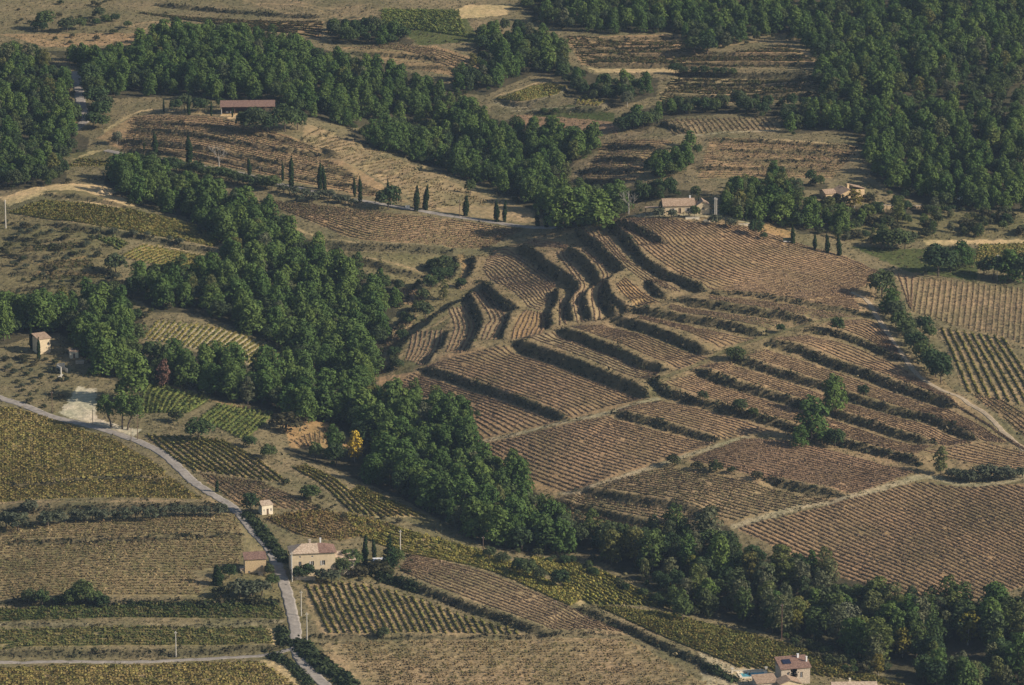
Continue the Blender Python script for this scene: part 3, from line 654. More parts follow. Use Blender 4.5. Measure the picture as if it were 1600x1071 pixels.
# woods: outline as seen, weights of (pine, oak, broadleaf), spacing m, where they stand
WOODS = [
 ('the wood above the open barn', [(70, 80), (130, 78), (200, 70), (215, 52), (265, 38), (330, 38), (400, 48), (460, 60), (520, 82), (600, 100), (660, 118), (700, 140), (740, 160), (770, 185), (760, 210), (690, 205), (640, 195), (600, 192), (545, 200), (500, 190), (450, 175), (432, 160), (345, 158), (300, 152), (235, 152), (150, 155), (138, 130), (120, 105)], (.72, .28, 0), 6.6),
 ('the wood at the left edge beside the shaded road', [(-12, 80), (60, 78), (105, 112), (108, 150), (125, 175), (110, 205), (140, 215), (135, 240), (100, 245), (105, 285), (50, 295), (-12, 300)], (.3, .62, .08), 6.4),
 ('the wood behind the stepped flank of the barn hill', [(545, 205), (600, 190), (690, 200), (735, 170), (770, 185), (800, 190), (870, 195), (935, 210), (935, 235), (890, 262), (875, 285), (900, 290), (950, 290), (985, 300), (980, 335), (950, 352), (870, 358), (835, 330), (770, 298), (700, 270), (640, 250), (560, 225)], (.6, .4, 0), 6.4),
 ('the narrow wood between the far plots', [(700, 125), (745, 75), (745, 40), (790, 35), (850, 50), (885, 75), (885, 100), (960, 125), (1030, 120), (1025, 150), (960, 168), (900, 148), (860, 120), (830, 118), (790, 135), (760, 150), (715, 145)], (.35, .55, .1), 6.8),
 ('the far thicket at the top', [(508, 35), (560, 25), (620, 40), (655, 60), (640, 72), (520, 70)], (.2, .8, 0), 6.6),
 ('the wood along the top edge', [(800, -12), (1612, -12), (1612, 60), (1530, 90), (1440, 130), (1400, 150), (1300, 160), (1280, 150), (1280, 95), (1260, 70), (1220, 55), (1190, 60), (1130, 85), (1085, 80), (1050, 52), (960, 55), (880, 50), (830, 30)], (.5, .45, .05), 7.4),
 ('the scrubby wood at the upper right', [(1300, 60), (1612, 60), (1612, 172), (1290, 168)], (.25, .5, .25), 8.6),
 ('the oak band under the far terraces', [(965, 200), (975, 180), (1060, 153), (1160, 150), (1280, 158), (1290, 205), (1225, 212), (1215, 185), (1140, 178), (1060, 182), (1000, 205)], (.3, .7, 0), 6.6),
 ('the big pine wood at the right', [(1280, 150), (1330, 160), (1440, 155), (1612, 165), (1612, 332), (1540, 334), (1445, 322), (1395, 300), (1362, 276), (1340, 240), (1340, 215), (1290, 205), (1230, 212)], (.82, .18, 0), 6.8),
 ('the grove round the low house', [(1122, 345), (1130, 300), (1150, 275), (1200, 280), (1260, 290), (1250, 335), (1190, 352)], (.5, .2, .3), 6.4),
 ('the hedgerow wood below the tiled house', [(1225, 345), (1262, 318), (1300, 322), (1420, 322), (1470, 340), (1430, 352), (1330, 366), (1250, 366)], (.2, .55, .25), 7.4),
 ('the clump on the far stepped slope', [(1005, 245), (1045, 232), (1080, 235), (1090, 265), (1015, 285)], (.7, .3, 0), 6.5),
 ('the dark row behind the low house', [(960, 300), (1010, 283), (1050, 287), (1110, 300), (1100, 315), (1040, 312), (985, 320)], (.15, .85, 0), 6.0),
 ('the dark row above the low house', [(1120, 285), (1200, 265), (1260, 268), (1300, 280), (1290, 300), (1200, 290)], (.3, .7, 0), 6.2),
 ('the pine gully left of the terraced hill', [(150, 255), (200, 262), (260, 270), (330, 292), (400, 315), (440, 345), (490, 380), (520, 408), (580, 425), (625, 440), (628, 470), (600, 510), (598, 545), (575, 575), (590, 610), (560, 625), (520, 600), (470, 575), (440, 545), (420, 520), (430, 480), (400, 440), (350, 420), (345, 385), (290, 340), (210, 320), (165, 290)], (.78, .2, .02), 6.4),
 ('the pine spur below the round tree', [(170, 455), (210, 430), (270, 415), (350, 412), (420, 430), (430, 480), (440, 545), (400, 530), (330, 498), (300, 490), (240, 488), (220, 470)], (.75, .25, 0), 6.6),
 ('the wood round the tall cream house', [(-12, 465), (80, 480), (150, 450), (200, 470), (222, 500), (215, 530), (240, 548), (255, 600), (225, 604), (200, 604), (165, 590), (158, 582), (130, 560), (128, 545), (90, 520), (60, 522), (-12, 545)], (.6, .4, 0), 6.4),
 ('the row of tall pines over the green plots', [(240, 552), (300, 548), (350, 562), (420, 580), (470, 572), (520, 600), (600, 615), (560, 690), (512, 665), (475, 668), (440, 648), (400, 640), (335, 622), (300, 610), (258, 602)], (.85, .15, 0), 6.6),
 ('the lower gully between the two slopes', [(580, 612), (660, 615), (735, 640), (740, 690), (740, 705), (790, 722), (830, 757), (850, 790), (880, 812), (900, 840), (885, 873), (800, 862), (750, 850), (690, 815), (640, 785), (570, 755), (500, 725), (440, 705), (460, 695), (540, 690), (560, 650)], (.68, .25, .07), 6.6),
 ('the stream wood at the lower right', [(880, 812), (930, 822), (1000, 832), (1085, 812), (1110, 807), (1150, 832), (1160, 862), (1240, 877), (1290, 882), (1370, 922), (1380, 960), (1400, 932), (1500, 927), (1612, 940), (1612, 1085), (1480, 1085), (1400, 1062), (1300, 1007), (1200, 990), (1100, 962), (1050, 960), (1050, 937), (980, 902), (930, 872), (870, 860)], (.1, .42, .48), 6.8),
]
WOODG = []
for nm, P, wts, sp in WOODS:
    c = np.array(P, float)
    WOODG.append(gpoly(P))
    paint(WOODG[-1], SOIL['litter'])
for P, s in PATCHES: paint(gpoly(P), SOIL[s])
FG = []
for A, B, clip, kind, spc, soil, where in FIELDS:
    a = resample(catmull(gpoly(A), 6), n=60); b = resample(catmull(gpoly(B), 6), n=60)
    P = gpoly(clip) if clip else np.vstack([a, b[::-1]])
    FG.append((a, b, P))
    paint(P, SOIL[soil])
for pts, w, s in PATHS: stripe(resample(catmull(gpoly(pts), 6), 4), w, SOIL[s], .8)
lipc = np.array((.07, .066, .042))  # plant cover tone of the banks, darkened further to stand in for shade
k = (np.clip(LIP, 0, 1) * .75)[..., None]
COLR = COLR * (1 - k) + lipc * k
for name, pts, w, mk in ROADS: stripe(resample(catmull(gpoly(pts), 6), 4), w + 1.6, SOIL['olive'] if mk == 'asphalt' else SOIL['tan'], .7)
ZZ += np.where(core, wob(XX, YY, .9, .05) + rng.normal(size=XX.shape) * (.035 + .20 * np.clip(LIP, 0, 1)), 0)
ny, nx = XX.shape
V = np.stack([XX, YY, ZZ], -1).reshape(-1, 3)
ii = (np.arange(ny - 1)[:, None] * nx + np.arange(nx - 1)[None]).ravel()
F = np.stack([ii, ii + 1, ii + nx + 1, ii + nx], 1)
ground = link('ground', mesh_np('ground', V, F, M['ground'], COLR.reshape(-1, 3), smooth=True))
tag(ground, 'hillside soil and dry grass under vineyards and woods', None, None, 'structure')
IU, IY = np.arange(len(GU)), np.arange(len(GY))
def H(x, y):
    x = np.asarray(x, float); y = np.asarray(y, float)
    fu = np.interp(x / np.maximum(y, 900), GU, IU); fy = np.interp(y, GY, IY)
    i = np.clip(fu.astype(int), 0, len(GU) - 2); j = np.clip(fy.astype(int), 0, len(GY) - 2)
    a = fu - i; b = fy - j
    return (ZZ[j, i] * (1 - a) + ZZ[j, i + 1] * a) * (1 - b) + (ZZ[j + 1, i] * (1 - a) + ZZ[j + 1, i + 1] * a) * b
def at(px, py):
    """the first ground point a line of sight through a picture point meets"""
    kx, kz = ray(px, py)
    x0, y0 = gpt(np.array([px], float), np.array([py], float))
    ys = np.linspace(y0[0] - 30, y0[0] + 30, 121)
    g = (HC + kz * ys) - H(kx * ys, ys)
    w = np.where(g < 0)[0]
    if len(w) and w[0] > 0:
        i = w[0]; t = g[i - 1] / (g[i - 1] - g[i]); y = ys[i - 1] + t * (ys[i] - ys[i - 1])
    else: y = float(y0[0])
    return float(kx * y), float(y), float(H(kx * y, y))
def ppm(x, y, z):
    ca, sa = math.cos(PITCH), math.sin(PITCH)
    return FPX / (y * ca - (z - HC) * sa)

# ------------------------------------------------------------------ roads
ROAD_LABEL = []
for name, pts, w, mk in ROADS:
    Q = resample(catmull(gpoly(pts), 8), 1.5)
    T = np.gradient(Q, axis=0); T /= np.linalg.norm(T, axis=1, keepdims=True)
    Nn = np.stack([-T[:, 1], T[:, 0]], 1)
    offs = np.linspace(-.5, .5, 7) * w
    G = Q[:, None, :] + Nn[:, None, :] * (offs[None, :, None] + wob(Q[:, 0], Q[:, 1], .7, .13)[:, None, None])
    zc = H(G[..., 0], G[..., 1])
    zc = np.maximum(zc, (zc.mean(1, keepdims=True) * .0 + zc)) + 0.09
    zc[:, 3] += .04
    V = np.concatenate([G, zc[..., None]], -1)
    lo = V[:, [0, -1]].copy(); lo[..., 2] -= .35
    V = np.concatenate([lo[:, :1], V, lo[:, 1:]], 1)
    n, c = V.shape[:2]
    ii = (np.arange(n - 1)[:, None] * c + np.arange(c - 1)[None]).ravel()
    F = np.stack([ii + 1, ii, ii + c, ii + c + 1], 1)
    F = F[:, ::-1] if False else F
    tag(link(name, mesh_np(name, V.reshape(-1, 3), F, M[mk], smooth=False)), kind='structure')

# ------------------------------------------------------------------ vines
def vine_templates(n, nq, hx, hy, h0, h1, s):
    out = []
    for i in range(n):
        r = np.random.default_rng(100 + i + nq)
        C = np.stack([r.uniform(-hx, hx, nq), r.uniform(-hy, hy, nq), r.uniform(h0, h1, nq)], 1)
        N_ = C * np.array([.6, 1.6, .4]) + r.normal(size=(nq, 3)) * .35 + np.array([0, 0, .35])
        Vq, _ = quad_soup(C, N_, r.uniform(.6, 1.1, nq) * s, r.uniform(.6, 1.1, nq) * s, r)
        out.append(Vq)
    return np.stack(out)
VK = {  # templates, colour pool, step along the row m, missing share
 'brown': (vine_templates(6, 7, .60, .30, .05, .44, .25), [(.235, .165, .105), (.26, .18, .108), (.22, .155, .104), (.28, .195, .112), (.24, .17, .108)], .95, .05),
 'dry': (vine_templates(6, 7, .55, .18, .12, .9, .27), [(.19, .14, .085), (.235, .175, .095), (.17, .125, .08), (.19, .165, .08), (.15, .135, .07)], 1.0, .10),
 'dryolive': (vine_templates(6, 6, .55, .30, .12, .9, .30), [(.20, .155, .075), (.18, .15, .068), (.22, .165, .085), (.14, .13, .055), (.19, .14, .075)], 1.0, .08),
 'dryleaf': (vine_templates(6, 8, .55, .30, .15, 1.1, .34), [(.24, .165, .07), (.26, .19, .075), (.20, .15, .065), (.21, .18, .06), (.18, .16, .05)], 1.0, .06),
 'gold': (vine_templates(6, 8, .60, .36, .1, .9, .34), [(.225, .195, .06), (.19, .18, .055), (.25, .20, .066), (.165, .165, .052), (.14, .15, .046)], .75, .04),
 'golddense': (vine_templates(6, 10, .60, .65, .1, .72, .40), [(.26, .215, .072), (.235, .205, .066), (.28, .22, .08), (.205, .19, .06), (.265, .205, .078)], 1.0, .06),
 'yellow': (vine_templates(6, 9, .60, .50, .1, .85, .38), [(.25, .22, .058), (.21, .20, .052), (.175, .18, .05), (.27, .225, .064), (.20, .18, .058)], 1.0, .05),
 'green': (vine_templates(6, 9, .55, .42, .15, 1.25, .38), [(.13, .165, .048), (.16, .18, .052), (.105, .14, .042), (.18, .19, .056)], 1.0, .05),
 'mixedgreen': (vine_templates(6, 9, .55, .42, .12, .95, .36), [(.12, .125, .042), (.10, .115, .04), (.15, .14, .05), (.085, .10, .036), (.17, .145, .055)], 1.0, .08),
 'greendense': (vine_templates(6, 9, .6, .50, .12, .95, .38), [(.13, .12, .05), (.065, .085, .03), (.08, .10, .032), (.05, .07, .026), (.10, .105, .036)], 1.0, .03),
 'mixed': (vine_templates(6, 8, .6, .40, .1, 1.0, .36), [(.12, .10, .05), (.09, .095, .038), (.15, .12, .06), (.075, .08, .035)], 1.2, .12),
 'drygold': (vine_templates(6, 7, .5, .35, .1, .85, .32), [(.17, .125, .055), (.13, .11, .045), (.19, .14, .07), (.10, .09, .036)], 1.3, .30),
}
BODY = {'dryolive': (.40, .22), 'brown': (.40, .32), 'dry': (.36, .26), 'dryleaf': (.4, .35), 'gold': (.40, .55), 'golddense': (.5, .4), 'yellow': (.45, .55), 'green': (.4, .5), 'greendense': (.45, .45), 'mixedgreen': (.4, .4), 'mixed': (.4, .7), 'drygold': (.3, 0)}
allrows = []
for fi, (A, B, clip, kind, spc, soil, where) in enumerate(FIELDS):
    a, b, P = FG[fi]
    wid = float(np.median(np.hypot(*(a - b).T)))
    # spacing is measured across the rows, not along the joining line
    ta = a[2:] - a[:-2]; tb = (b - a)[1:-1]; ta = ta / (np.linalg.norm(ta, axis=1, keepdims=True) + 1e-9)
    wid = float(np.percentile(np.abs(tb[:, 0] * -ta[:, 1] + tb[:, 1] * ta[:, 0]), 72))
    n = max(2, int(round(wid / spc)))
    for t in (np.arange(n) + .5) / n:
        Q = resample(a * (1 - t) + b * t, step=VK[kind][2])
        if len(Q) < 4: continue
        Q = Q + rng.normal(size=Q.shape) * .07
        ok = inside(Q[:, 0], Q[:, 1], P) if clip else np.ones(len(Q), bool)
        gaps = (np.sin(Q[:, 0] * .31 + fi) + np.sin(Q[:, 1] * .23 + 2 * fi) + rng.normal(size=len(Q)) * .8) > 3.6
        ok &= (rng.random(len(Q)) > VK[kind][3]) & ~gaps
        T = np.gradient(Q, axis=0)
        if ok.sum() < 5: continue
        allrows.append((fi, Q[ok], np.arctan2(T[ok, 1], T[ok, 0])))
def vine_geo(rows):
    Vs, Cs = [], []
    for fi, Q, ang in rows:
        tmpl, pool, _, _ = VK[FIELDS[fi][3]]
        n = len(Q)
        T = tmpl[rng.integers(0, len(tmpl), n)] * rng.uniform(.75, 1.25, (n, 1, 1)) * np.stack([np.ones(n), np.ones(n), rng.uniform(.75, 1.2, n)], 1)[:, None, :]
        c, s = np.cos(ang)[:, None], np.sin(ang)[:, None]
        x = T[..., 0] * c - T[..., 1] * s + Q[:, :1]; y = T[..., 0] * s + T[..., 1] * c + Q[:, 1:2]
        z = T[..., 2] + H(Q[:, 0], Q[:, 1])[:, None]
        Vs.append(np.stack([x, y, z], -1).reshape(-1, 3))
        patch = 1 + .14 * np.sin(Q[:, 0] * .09 + fi) * np.sin(Q[:, 1] * .05 + fi * 2)
        col = np.array(pool)[rng.integers(0, len(pool), n)] * (patch * rng.uniform(.8, 1.2, n))[:, None]
        q = T.shape[1] // 4
        cc = np.repeat(col[:, None, :], q, 1) * rng.uniform(.8, 1.2, (n, q, 1))
        Cs.append(np.repeat(cc.reshape(-1, 3), 4, 0))
        hw_, hh_ = BODY[FIELDS[fi][3]]                          # the row's woody, twiggy body, joined vine to vine
        if hh_ and n > 2:
            zg = H(Q[:, 0], Q[:, 1]); px_, py_ = -np.sin(ang), np.cos(ang)
            w_ = hw_ * rng.uniform(.7, 1.25, n); h_ = hh_ * rng.uniform(.7, 1.2, n)
            ring = np.stack([np.stack([Q[:, 0] + px_ * w_, Q[:, 1] + py_ * w_, zg - .05], 1), np.stack([Q[:, 0], Q[:, 1], zg + h_], 1), np.stack([Q[:, 0] - px_ * w_, Q[:, 1] - py_ * w_, zg - .05], 1)], 1)
            okk = np.hypot(*np.diff(Q, axis=0).T) < 2.6
            i = np.where(okk)[0]
            q1 = np.stack([ring[i, 0], ring[i + 1, 0], ring[i + 1, 1], ring[i, 1]], 1); q2 = np.stack([ring[i, 1], ring[i + 1, 1], ring[i + 1, 2], ring[i, 2]], 1)
            Vs.append(np.concatenate([q1, q2]).reshape(-1, 3))
            cb = np.tile(col[i] * .92, (2, 1)); Cs.append(np.repeat(cb, 4, 0))
    V = np.concatenate(Vs); Cc = np.concatenate(Cs)
    return V, np.arange(len(V)).reshape(-1, 4), Cc
order = sorted(range(len(allrows)), key=lambda i: allrows[i][1][:, 1].mean() - .35 * min(len(allrows[i][1]), 60))
single = set(order[:298])
VDESC = {'dryolive': 'olive tan', 'brown': 'brown leafless', 'dry': 'dry tan', 'dryleaf': 'russet', 'gold': 'gold and green', 'golddense': 'dense golden', 'yellow': 'yellow-green', 'green': 'green', 'greendense': 'dark green', 'mixedgreen': 'olive green', 'mixed': 'mixed brown and green', 'drygold': 'sparse dry gold'}
for i in order[:298]:
    fi, Q, ang = allrows[i]
    V, F, Cc = vine_geo([allrows[i]])
    o0 = np.array([Q[0, 0], Q[0, 1], float(H(Q[0, 0], Q[0, 1]))])
    n = len(Q); zq = H(Q[:, 0], Q[:, 1]) + .5                     # the woody cordon that ties the row together
    W = np.concatenate([np.column_stack([Q, zq - .04]), np.column_stack([Q, zq + .04])])
    ic = np.arange(n - 1)
    F = np.vstack([F, len(V) + np.stack([ic, ic + 1, ic + 1 + n, ic + n], 1)])
    V = np.vstack([V, W]); Cc = np.vstack([Cc, np.tile((.07, .05, .038), (2 * n, 1))])
    o = link('vine_row', mesh_np('vine_row', V - o0, F, M['vine'], Cc), None, o0)
    ym_ = [r_[1][:, 1].mean() for r_ in allrows if r_[0] == fi]; fr = (Q[:, 1].mean() - min(ym_)) / (np.ptp(ym_) + 1e-6)
    third = 'nearest' if fr < .2 else ('near' if fr < .4 else ('middle' if fr < .6 else ('far' if fr < .8 else 'farthest')))
    lab_ = VDESC[FIELDS[fi][3]] + ' vine row in the ' + third + ' rows of ' + FIELDS[fi][6]
    if len(lab_.split()) > 16: lab_ = 'vine row in the ' + third + ' rows of ' + FIELDS[fi][6]
    tag(o, lab_, 'vine row', 'vine rows in ' + FIELDS[fi][6])
V, F, Cc = vine_geo([allrows[i] for i in range(len(allrows)) if i not in single])
tag(link('vine_rows', mesh_np('vine_rows', V, F, M['vine'], Cc)), 'rows of vines on the farther terraces and fields', None, None, 'stuff')
print('VINES', len(allrows), 'rows', len(F), 'far quads')

# ------------------------------------------------------------------ scrub on the banks, dry grass on open ground
def clumps(X, Y, size, pool, nq, flat=.6):
    n = len(X); r = rng
    C = r.normal(size=(n, nq, 3)) * np.array([.45, .45, .28]) * size[:, None, None]
    C[..., 2] = np.abs(C[..., 2]) + .12 * size[:, None]
    N_ = C / (size[:, None, None]) + r.normal(size=(n, nq, 3)) * .35 + np.array([0, 0, .3])
    C[..., 0] += X[:, None]; C[..., 1] += Y[:, None]; C[..., 2] += H(X, Y)[:, None]
    s = np.repeat(size, nq) * r.uniform(.22, .42, n * nq)
    V, F = quad_soup(C.reshape(-1, 3), N_.reshape(-1, 3), s, s * .8, r)
    col = np.array(pool)[r.integers(0, len(pool), n)] * r.uniform(.75, 1.25, (n, 1))
    cc = np.repeat(col, nq, 0) * r.uniform(.8, 1.2, (n * nq, 1))
    return V, F, np.repeat(cc, 4, 0)
bx, by, bs, bc = [], [], [], []
for Q, h, w, veg in BANKQ:
    L = len(Q) * 3.0
    n = int(L * w * (.6 + 1.1 * veg))
    i = rng.uniform(0, len(Q) - 1.001, n); j = i.astype(int); f = (i - j)[:, None]
    p = Q[j] * (1 - f) + Q[j + 1] * f
    T = Q[j + 1] - Q[j]; T /= np.linalg.norm(T, axis=1, keepdims=True)
    off = rng.normal(size=n) * w * .34
    bx.append(p[:, 0] - T[:, 1] * off); by.append(p[:, 1] + T[:, 0] * off)
    big = rng.random(n) < .05 + .22 * veg
    bs.append(np.where(big, rng.uniform(1.0, 1.9, n), rng.uniform(.4, .9, n)) * (.7 + .4 * veg))
X, Y, S = map(np.concatenate, (bx, by, bs))
V, F, Cc = clumps(X, Y, S, [(.036, .044, .024), (.046, .050, .027), (.058, .056, .031), (.075, .068, .04), (.034, .040, .024), (.12, .10, .06)], 6)  # scrub tones darkened too, adding to the shade painted on the banks
tag(link('bank_scrub', mesh_np('bank_scrub', V, F, M['scrub'], Cc)), 'low scrub and weeds covering the terrace banks', None, None, 'stuff')
# tufts of dry grass away from fields, roads and woods
free = np.ones(XX.shape, bool)
def block(P):
    sl = window(P[:, 0].min(), P[:, 0].max(), P[:, 1].min(), P[:, 1].max())
    m = inside(XX[sl], YY[sl], P); f = free[sl]; f[m] = False
def block_line(Q, w):
    sl = window(Q[:, 0].min() - 8, Q[:, 0].max() + 8, Q[:, 1].min() - 8, Q[:, 1].max() + 8)
    d = seg_dist(XX[sl], YY[sl], Q)[0]; f = free[sl]; f[d < w] = False
for a, b, P in FG: block(P)
for P in WOODG: block(P)
for P, s in PATCHES:
    if s in ('sand', 'gravel'): block(gpoly(P))
for name, pts, w, mk in ROADS: block_line(resample(catmull(gpoly(pts), 6), 4), w * .5 + .5)
fj, fi_ = np.where(free & core)
k = rng.choice(len(fj), min(len(fj), 48000), replace=False)
X = XX[fj[k], fi_[k]] + rng.normal(size=len(k)) * .5; Y = YY[fj[k], fi_[k]] + rng.normal(size=len(k)) * .6
S = rng.uniform(.35, .85, len(k)) * (1 + .9 * (rng.random(len(k)) < .08))
V, F, Cc = clumps(X, Y, S, [(.16, .135, .075), (.12, .11, .055), (.20, .165, .09), (.09, .09, .042), (.07, .072, .035), (.14, .12, .075)], 4)
tag(link('dry_grass', mesh_np('dry_grass', V, F, M['grass'], Cc)), 'tufts of dry grass on open ground', None, None, 'stuff')

# ------------------------------------------------------------------ trees: prototypes
def crown_mesh(name, m, lobes, per, size, seed, squash=1.0, outer=.8):
    r = np.random.default_rng(seed)
    Cs, Ns, Ss, Gs = [], [], [], []
    zmin = min(c[2] - rad for c, rad in lobes); zmax = max(c[2] + rad for c, rad in lobes)
    for c, rad in lobes:
        n = int(per * rad ** 1.7)
        d = r.normal(size=(n, 3)); d /= np.linalg.norm(d, axis=1, keepdims=True)
        d[:, 2] = np.where(d[:, 2] < -.45, -d[:, 2], d[:, 2])
        rr = rad * r.uniform(.55, 1.08, (n, 1)) ** .6
        Cs.append(np.array(c) + d * rr * np.array([1, 1, squash]))
        Ns.append(d + r.normal(size=(n, 3)) * .42 + np.array([0, 0, .18]))
        Ss.append(size * r.uniform(.6, 1.2, n))
        Gs.append(np.full(n, r.uniform(.82, 1.2)) * r.uniform(.78, 1.25, n))
    C, N_, S, G = map(np.concatenate, (Cs, Ns, Ss, Gs))
    V, F = quad_soup(C, N_, S, S * .72, r)
    g = np.repeat(G, 4)[:, None]
    return mesh_np(name, V, F, m, np.hstack([g * 1.0, g, g * .96]))
def trunk_mesh(name, h, r0, limbs, seed, m=None, lean=.3):
    r = random.Random(seed); b = MB()
    tx, ty = r.uniform(-lean, lean), r.uniform(-lean, lean)
    P = [(0, 0, -.5), (tx * .2, ty * .2, h * .35), (tx * .6, ty * .6, h * .7), (tx, ty, h)]
    b.tube(P, r0, r0 * .35, 7)
    for i in range(limbs):
        a = i * 2.4 + r.uniform(-.4, .4); z = h * r.uniform(.4, .8); L = h * r.uniform(.22, .36)
        b.tube([(tx * z / h, ty * z / h, z), (tx * z / h + math.cos(a) * L * .6, ty * z / h + math.sin(a) * L * .6, z + L * .35), (tx * z / h + math.cos(a) * L, ty * z / h + math.sin(a) * L, z + L * .75)], r0 * .4, r0 * .12, 5)
    return b.mesh(name, m or M['bark'])
def lobes_pine(seed, h=11.0, w=3.0, bare=.2):
    r = random.Random(seed); L = []
    n = 20
    for i in range(n):
        t = (i + .5) / n
        z = h * (bare + (1 - bare) * t) - .9
        rr = w * (.60 + .70 * math.sin(min(1, (1 - t) * 1.5 + .10) * 1.57)) * .66
        a = i * 2.399 + r.uniform(-.5, .5); k = rr * r.uniform(.45, 1.0) * (1 - .45 * t ** 3)
        L.append(((math.cos(a) * k, math.sin(a) * k, z), r.uniform(1.0, 1.6) * w / 3.0 * (1.12 - .30 * t)))
    L.append(((0, 0, h * .62), 1.5 * w / 3)); L.append(((0.2, -.2, h * .4), 1.6 * w / 3))
    return L
def lobes_round(seed, h=7.0, w=3.6, bare=.12, n=15):
    r = random.Random(seed); L = []
    for i in range(n):
        t = (i + .5) / n
        el = math.asin(max(-1, min(1, -.55 + 1.5 * t)))
        a = i * 2.399 + r.uniform(-.4, .4)
        k = w * .62 * math.cos(el) * r.uniform(.8, 1.1)
        L.append(((math.cos(a) * k, math.sin(a) * k, h * (.5 + bare * .4) + h * .30 * math.sin(el)), r.uniform(.95, 1.5) * w / 3.4))
    L.append(((0, 0, h * .52), w * .45))
    return L
def lobes_tall(seed, h=12.0, w=3.0):
    r = random.Random(seed); L = []
    for i in range(16):
        t = (i + .5) / 16; a = i * 2.399 + r.uniform(-.5, .5)
        rr = w * (math.sin(3.0 * (t * .86 + .12)) ** .8) * .6
        L.append(((math.cos(a) * rr, math.sin(a) * rr, h * (.16 + .78 * t)), r.uniform(.9, 1.35) * w / 3))
    L.append(((0, 0, h * .5), w * .5))
    return L
def lobes_cypress(seed, h=9.0, w=.8):
    L = []; r = random.Random(seed); lx, ly = r.uniform(-.5, .5), r.uniform(-.5, .5); fat = r.uniform(1.6, 3.0)
    for i in range(16):
        t = i / 15
        rad = w * (.72 + .32 * math.sin(t * fat)) * (1 - t ** 2.6) * r.uniform(.8, 1.2) + .10
        L.append(((lx * t * t + r.uniform(-.16, .16) * (1 - t), ly * t * t + r.uniform(-.16, .16) * (1 - t), .5 + h * .96 * t), rad))
    return L
PROTO = {}
def proto(kind, variants, maker, trunk, m, per, size, **kw):
    PROTO[kind] = [(crown_mesh(kind + '_crown', m, maker(s), per, size, s * 7 + 1, **kw), trunk(s)) for s in variants]
proto('pine', range(1, 8), lambda s: lobes_pine(s, 11 + (s % 3) * .8, 3.2 + (s % 4) * .3, .12 + .04 * (s % 3)), lambda s: trunk_mesh('pine_trunk', 9, .2, 3, s), M['pine'], 34, .40)
proto('oak', range(11, 17), lambda s: lobes_round(s, 7 + (s % 3) * .5, 3.5 + (s % 2) * .4), lambda s: trunk_mesh('oak_trunk', 4.5, .2, 4, s), M['oak'], 32, .38)
proto('broad', range(21, 26), lambda s: lobes_tall(s, 10.5 + (s % 3), 3.3 + (s % 2) * .5), lambda s: trunk_mesh('broadleaf_trunk', 8, .2, 4, s), M['broad'], 32, .38)
proto('yellow', range(31, 33), lambda s: lobes_tall(s, 9.5, 3.3), lambda s: trunk_mesh('broadleaf_trunk', 7, .2, 4, s, M['palebark']), M['yellow'], 30, .36)
proto('gold', range(35, 36), lambda s: lobes_tall(s, 9.5, 3.0), lambda s: trunk_mesh('broadleaf_trunk', 7, .2, 4, s, M['palebark']), M['gold'], 30, .36)
proto('silver', range(41, 43), lambda s: lobes_round(s, 9, 4.0, .1, 18), lambda s: trunk_mesh('broadleaf_trunk', 6, .2, 5, s, M['palebark']), M['silver'], 26, .36)
proto('russet', range(45, 46), lambda s: lobes_pine(s, 10, 2.6), lambda s: trunk_mesh('broadleaf_trunk', 7, .2, 5, s), M['russet'], 26, .36)
proto('cypress', range(50, 55), lambda s: lobes_cypress(s), lambda s: trunk_mesh('cypress_trunk', 3, .13, 0, s, lean=.02), M['cypress'], 150, .26)
proto('fir', range(55, 56), lambda s: [((math.cos(i * 2.4) * 2.2 * (1 - i / 20) * .6, math.sin(i * 2.4) * 2.2 * (1 - i / 20) * .6, .9 + 10.6 * i / 20), 1.35 * (1 - i / 21) + .2) for i in range(20)], lambda s: trunk_mesh('fir_trunk', 8, .2, 0, s), M['cypress'], 40, .36)
proto('olive', range(61, 64), lambda s: lobes_round(s, 3.6, 2.0, .15, 10), lambda s: trunk_mesh('olive_trunk', 2.2, .16, 3, s), M['olive'], 60, .26)
proto('shrub', range(71, 76), lambda s: lobes_round(s, 2.2, 1.5, .0, 9), lambda s: trunk_mesh('shrub_stem', 1.2, .07, 4, s), M['shrub'], 75, .22)
BASEH = {'pine': 11.5, 'oak': 7.3, 'broad': 11.2, 'yellow': 10, 'gold': 9.8, 'silver': 9.2, 'russet': 10.5, 'cypress': 9.3, 'fir': 11.8, 'olive': 3.7, 'shrub': 2.3}
NAME = {'pine': 'pine_tree', 'oak': 'oak_tree', 'broad': 'broadleaf_tree', 'yellow': 'broadleaf_tree', 'gold': 'broadleaf_tree', 'silver': 'willow_tree', 'russet': 'broadleaf_tree', 'cypress': 'cypress_tree', 'fir': 'fir_tree', 'olive': 'olive_tree', 'shrub': 'shrub'}
CATN = {'pine': 'pine tree', 'oak': 'oak tree', 'broad': 'tree', 'yellow': 'tree', 'gold': 'tree', 'silver': 'tree', 'russet': 'tree', 'cypress': 'cypress', 'fir': 'fir tree', 'olive': 'olive tree', 'shrub': 'shrub'}
def plant(kind, x, y, hm, label, group=None, wide=1.0, var=None, z=None, rz=None):
    ps = PROTO[kind]; cm, tm = ps[(random.randrange(len(ps)) if var is None else var) % len(ps)]
    s = hm / BASEH[kind]
    o = empty(NAME[kind], (x, y, float(H(x, y)) - .1 if z is None else z), random.uniform(0, 6.28) if rz is None else rz, (s * wide, s * wide, s))
    tag(o, label, CATN[kind], group)
    link('crown', cm, o); link('stem' if kind == 'shrub' else 'trunk', tm, o)
    return o
def plant_px(kind, px, py, hpx, label, group=None, wide=1.0, **kw):
    x, y, z = at(px, py)
    return plant(kind, x, y, hpx / ppm(x, y, z) / .965, label, group, wide, **kw)

